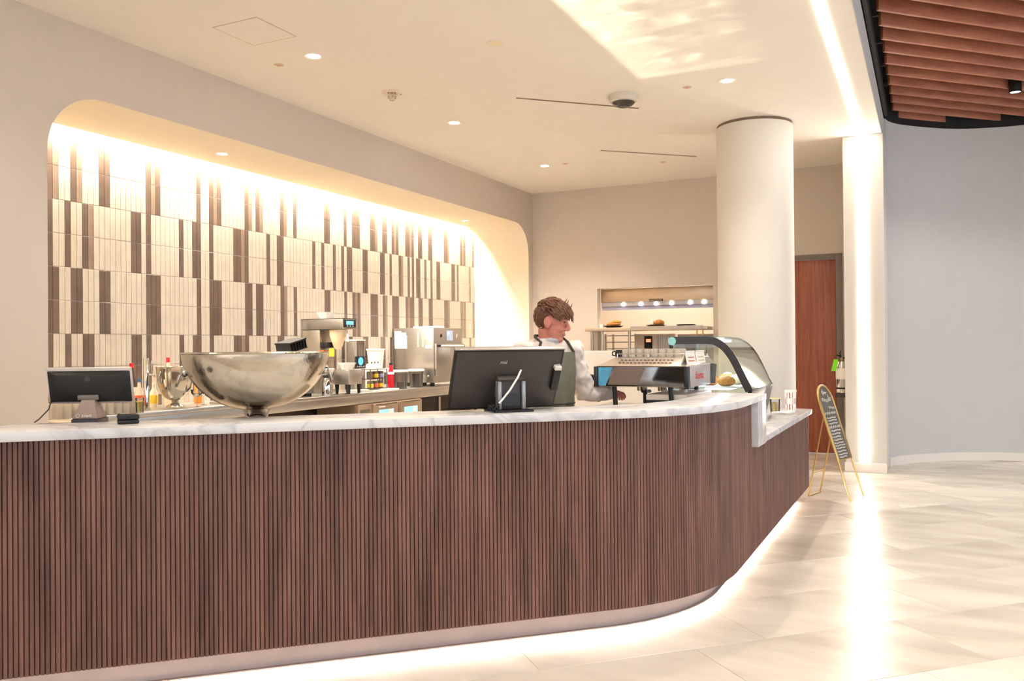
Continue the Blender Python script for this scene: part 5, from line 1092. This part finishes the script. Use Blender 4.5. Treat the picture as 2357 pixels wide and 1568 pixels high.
for h_, k_, a_ in legs:
    g = G(); c = a_ + tf * 0.055 - Vector((0, 0, a_.z)); 
    SM = Matrix((tf, tl3, Vector((0, 0, 1)))).transposed().to_4x4(); SM.translation = c - BS; g.ell((0, 0, 0.05), (0.135, 0.048, 0.045), 18, 10, 0, SM); g.box(-0.125, 0.125, -0.042, 0.042, 0.0, 0.02, 0, SM); g.build('shoe', blackp_m, pe, smooth=60)

# ---- hidden spot with drawn ripples stands in for sun reflected onto the ceiling
def ripple():
    LP = Vector((-0.7, 1.2, 0.5)); hgt = HC - LP.z
    o = light('SPOT', 'ripple_spot', LP, 620, (1.0, 0.90, 0.70), rot=(PI, 0, 0), spot_size=math.radians(150), spot_blend=0.0, shadow_soft_size=0.01)
    d = o.data; d.use_nodes = True; nt = d.node_tree; N = nt.nodes; L = nt.links; em = N['Emission']
    tc = N.new('ShaderNodeTexCoord'); sp = N.new('ShaderNodeSeparateXYZ'); L.new(tc.outputs['Normal'], sp.inputs[0])
    def M_(op, a, b=None, c=None, clamp=False):
        n_ = N.new('ShaderNodeMath'); n_.operation = op; n_.use_clamp = clamp
        for i, v in enumerate((a, b, c)):
            if v is None: continue
            if isinstance(v, (int, float)): n_.inputs[i].default_value = v
            else: L.new(v, n_.inputs[i])
        return n_.outputs[0]
    X = M_('MULTIPLY_ADD', M_('DIVIDE', sp.outputs[0], sp.outputs[2]), -hgt, LP.x); Y = M_('MULTIPLY_ADD', M_('DIVIDE', sp.outputs[1], sp.outputs[2]), hgt, LP.y)
    cb_ = N.new('ShaderNodeCombineXYZ'); L.new(X, cb_.inputs[0]); L.new(Y, cb_.inputs[1])
    nz = N.new('ShaderNodeTexNoise'); nz.inputs['Scale'].default_value = 1.6; nz.inputs['Detail'].default_value = 2; L.new(cb_.outputs[0], nz.inputs['Vector'])
    Xw = M_('MULTIPLY_ADD', nz.outputs['Fac'], 0.5, M_('ADD', X, -0.25)); Yw = M_('MULTIPLY_ADD', nz.outputs['Fac'], -0.7, M_('ADD', Y, 0.35))
    def step(v, e, w): return M_('MULTIPLY_ADD', M_('SUBTRACT', v, e), 1.0 / w, 0.5, True)
    mask = M_('MULTIPLY', M_('MULTIPLY', step(X, -2.27, 0.06), M_('SUBTRACT', 1.0, step(Xw, -1.35, 0.5))), M_('MULTIPLY', M_('SUBTRACT', 1.0, step(Y, 7.22, 0.10)), step(Y, 2.5, 0.4)))
    cw = N.new('ShaderNodeCombineXYZ'); L.new(Xw, cw.inputs[0]); L.new(Yw, cw.inputs[1])
    mp_ = N.new('ShaderNodeMapping'); mp_.inputs['Scale'].default_value = (2.0, 4.5, 1); L.new(cw.outputs[0], mp_.inputs['Vector'])
    n3 = N.new('ShaderNodeTexNoise'); n3.inputs['Scale'].default_value = 1.7; n3.inputs['Detail'].default_value = 3; L.new(mp_.outputs[0], n3.inputs['Vector'])
    pat = M_('POWER', M_('MULTIPLY', n3.outputs['Fac'], 1.6), 6.5)
    edge = M_('MULTIPLY', M_('SUBTRACT', 1.0, step(Xw, -1.98, 0.35)), 1.3)
    far = M_('MULTIPLY', step(Yw, 7.0, 0.2), 0.8)
    tot = M_('MULTIPLY', mask, M_('ADD', M_('ADD', pat, 0.25), M_('ADD', edge, far)))
    L.new(M_('MULTIPLY', tot, 1.0), em.inputs['Strength'])
ripple()
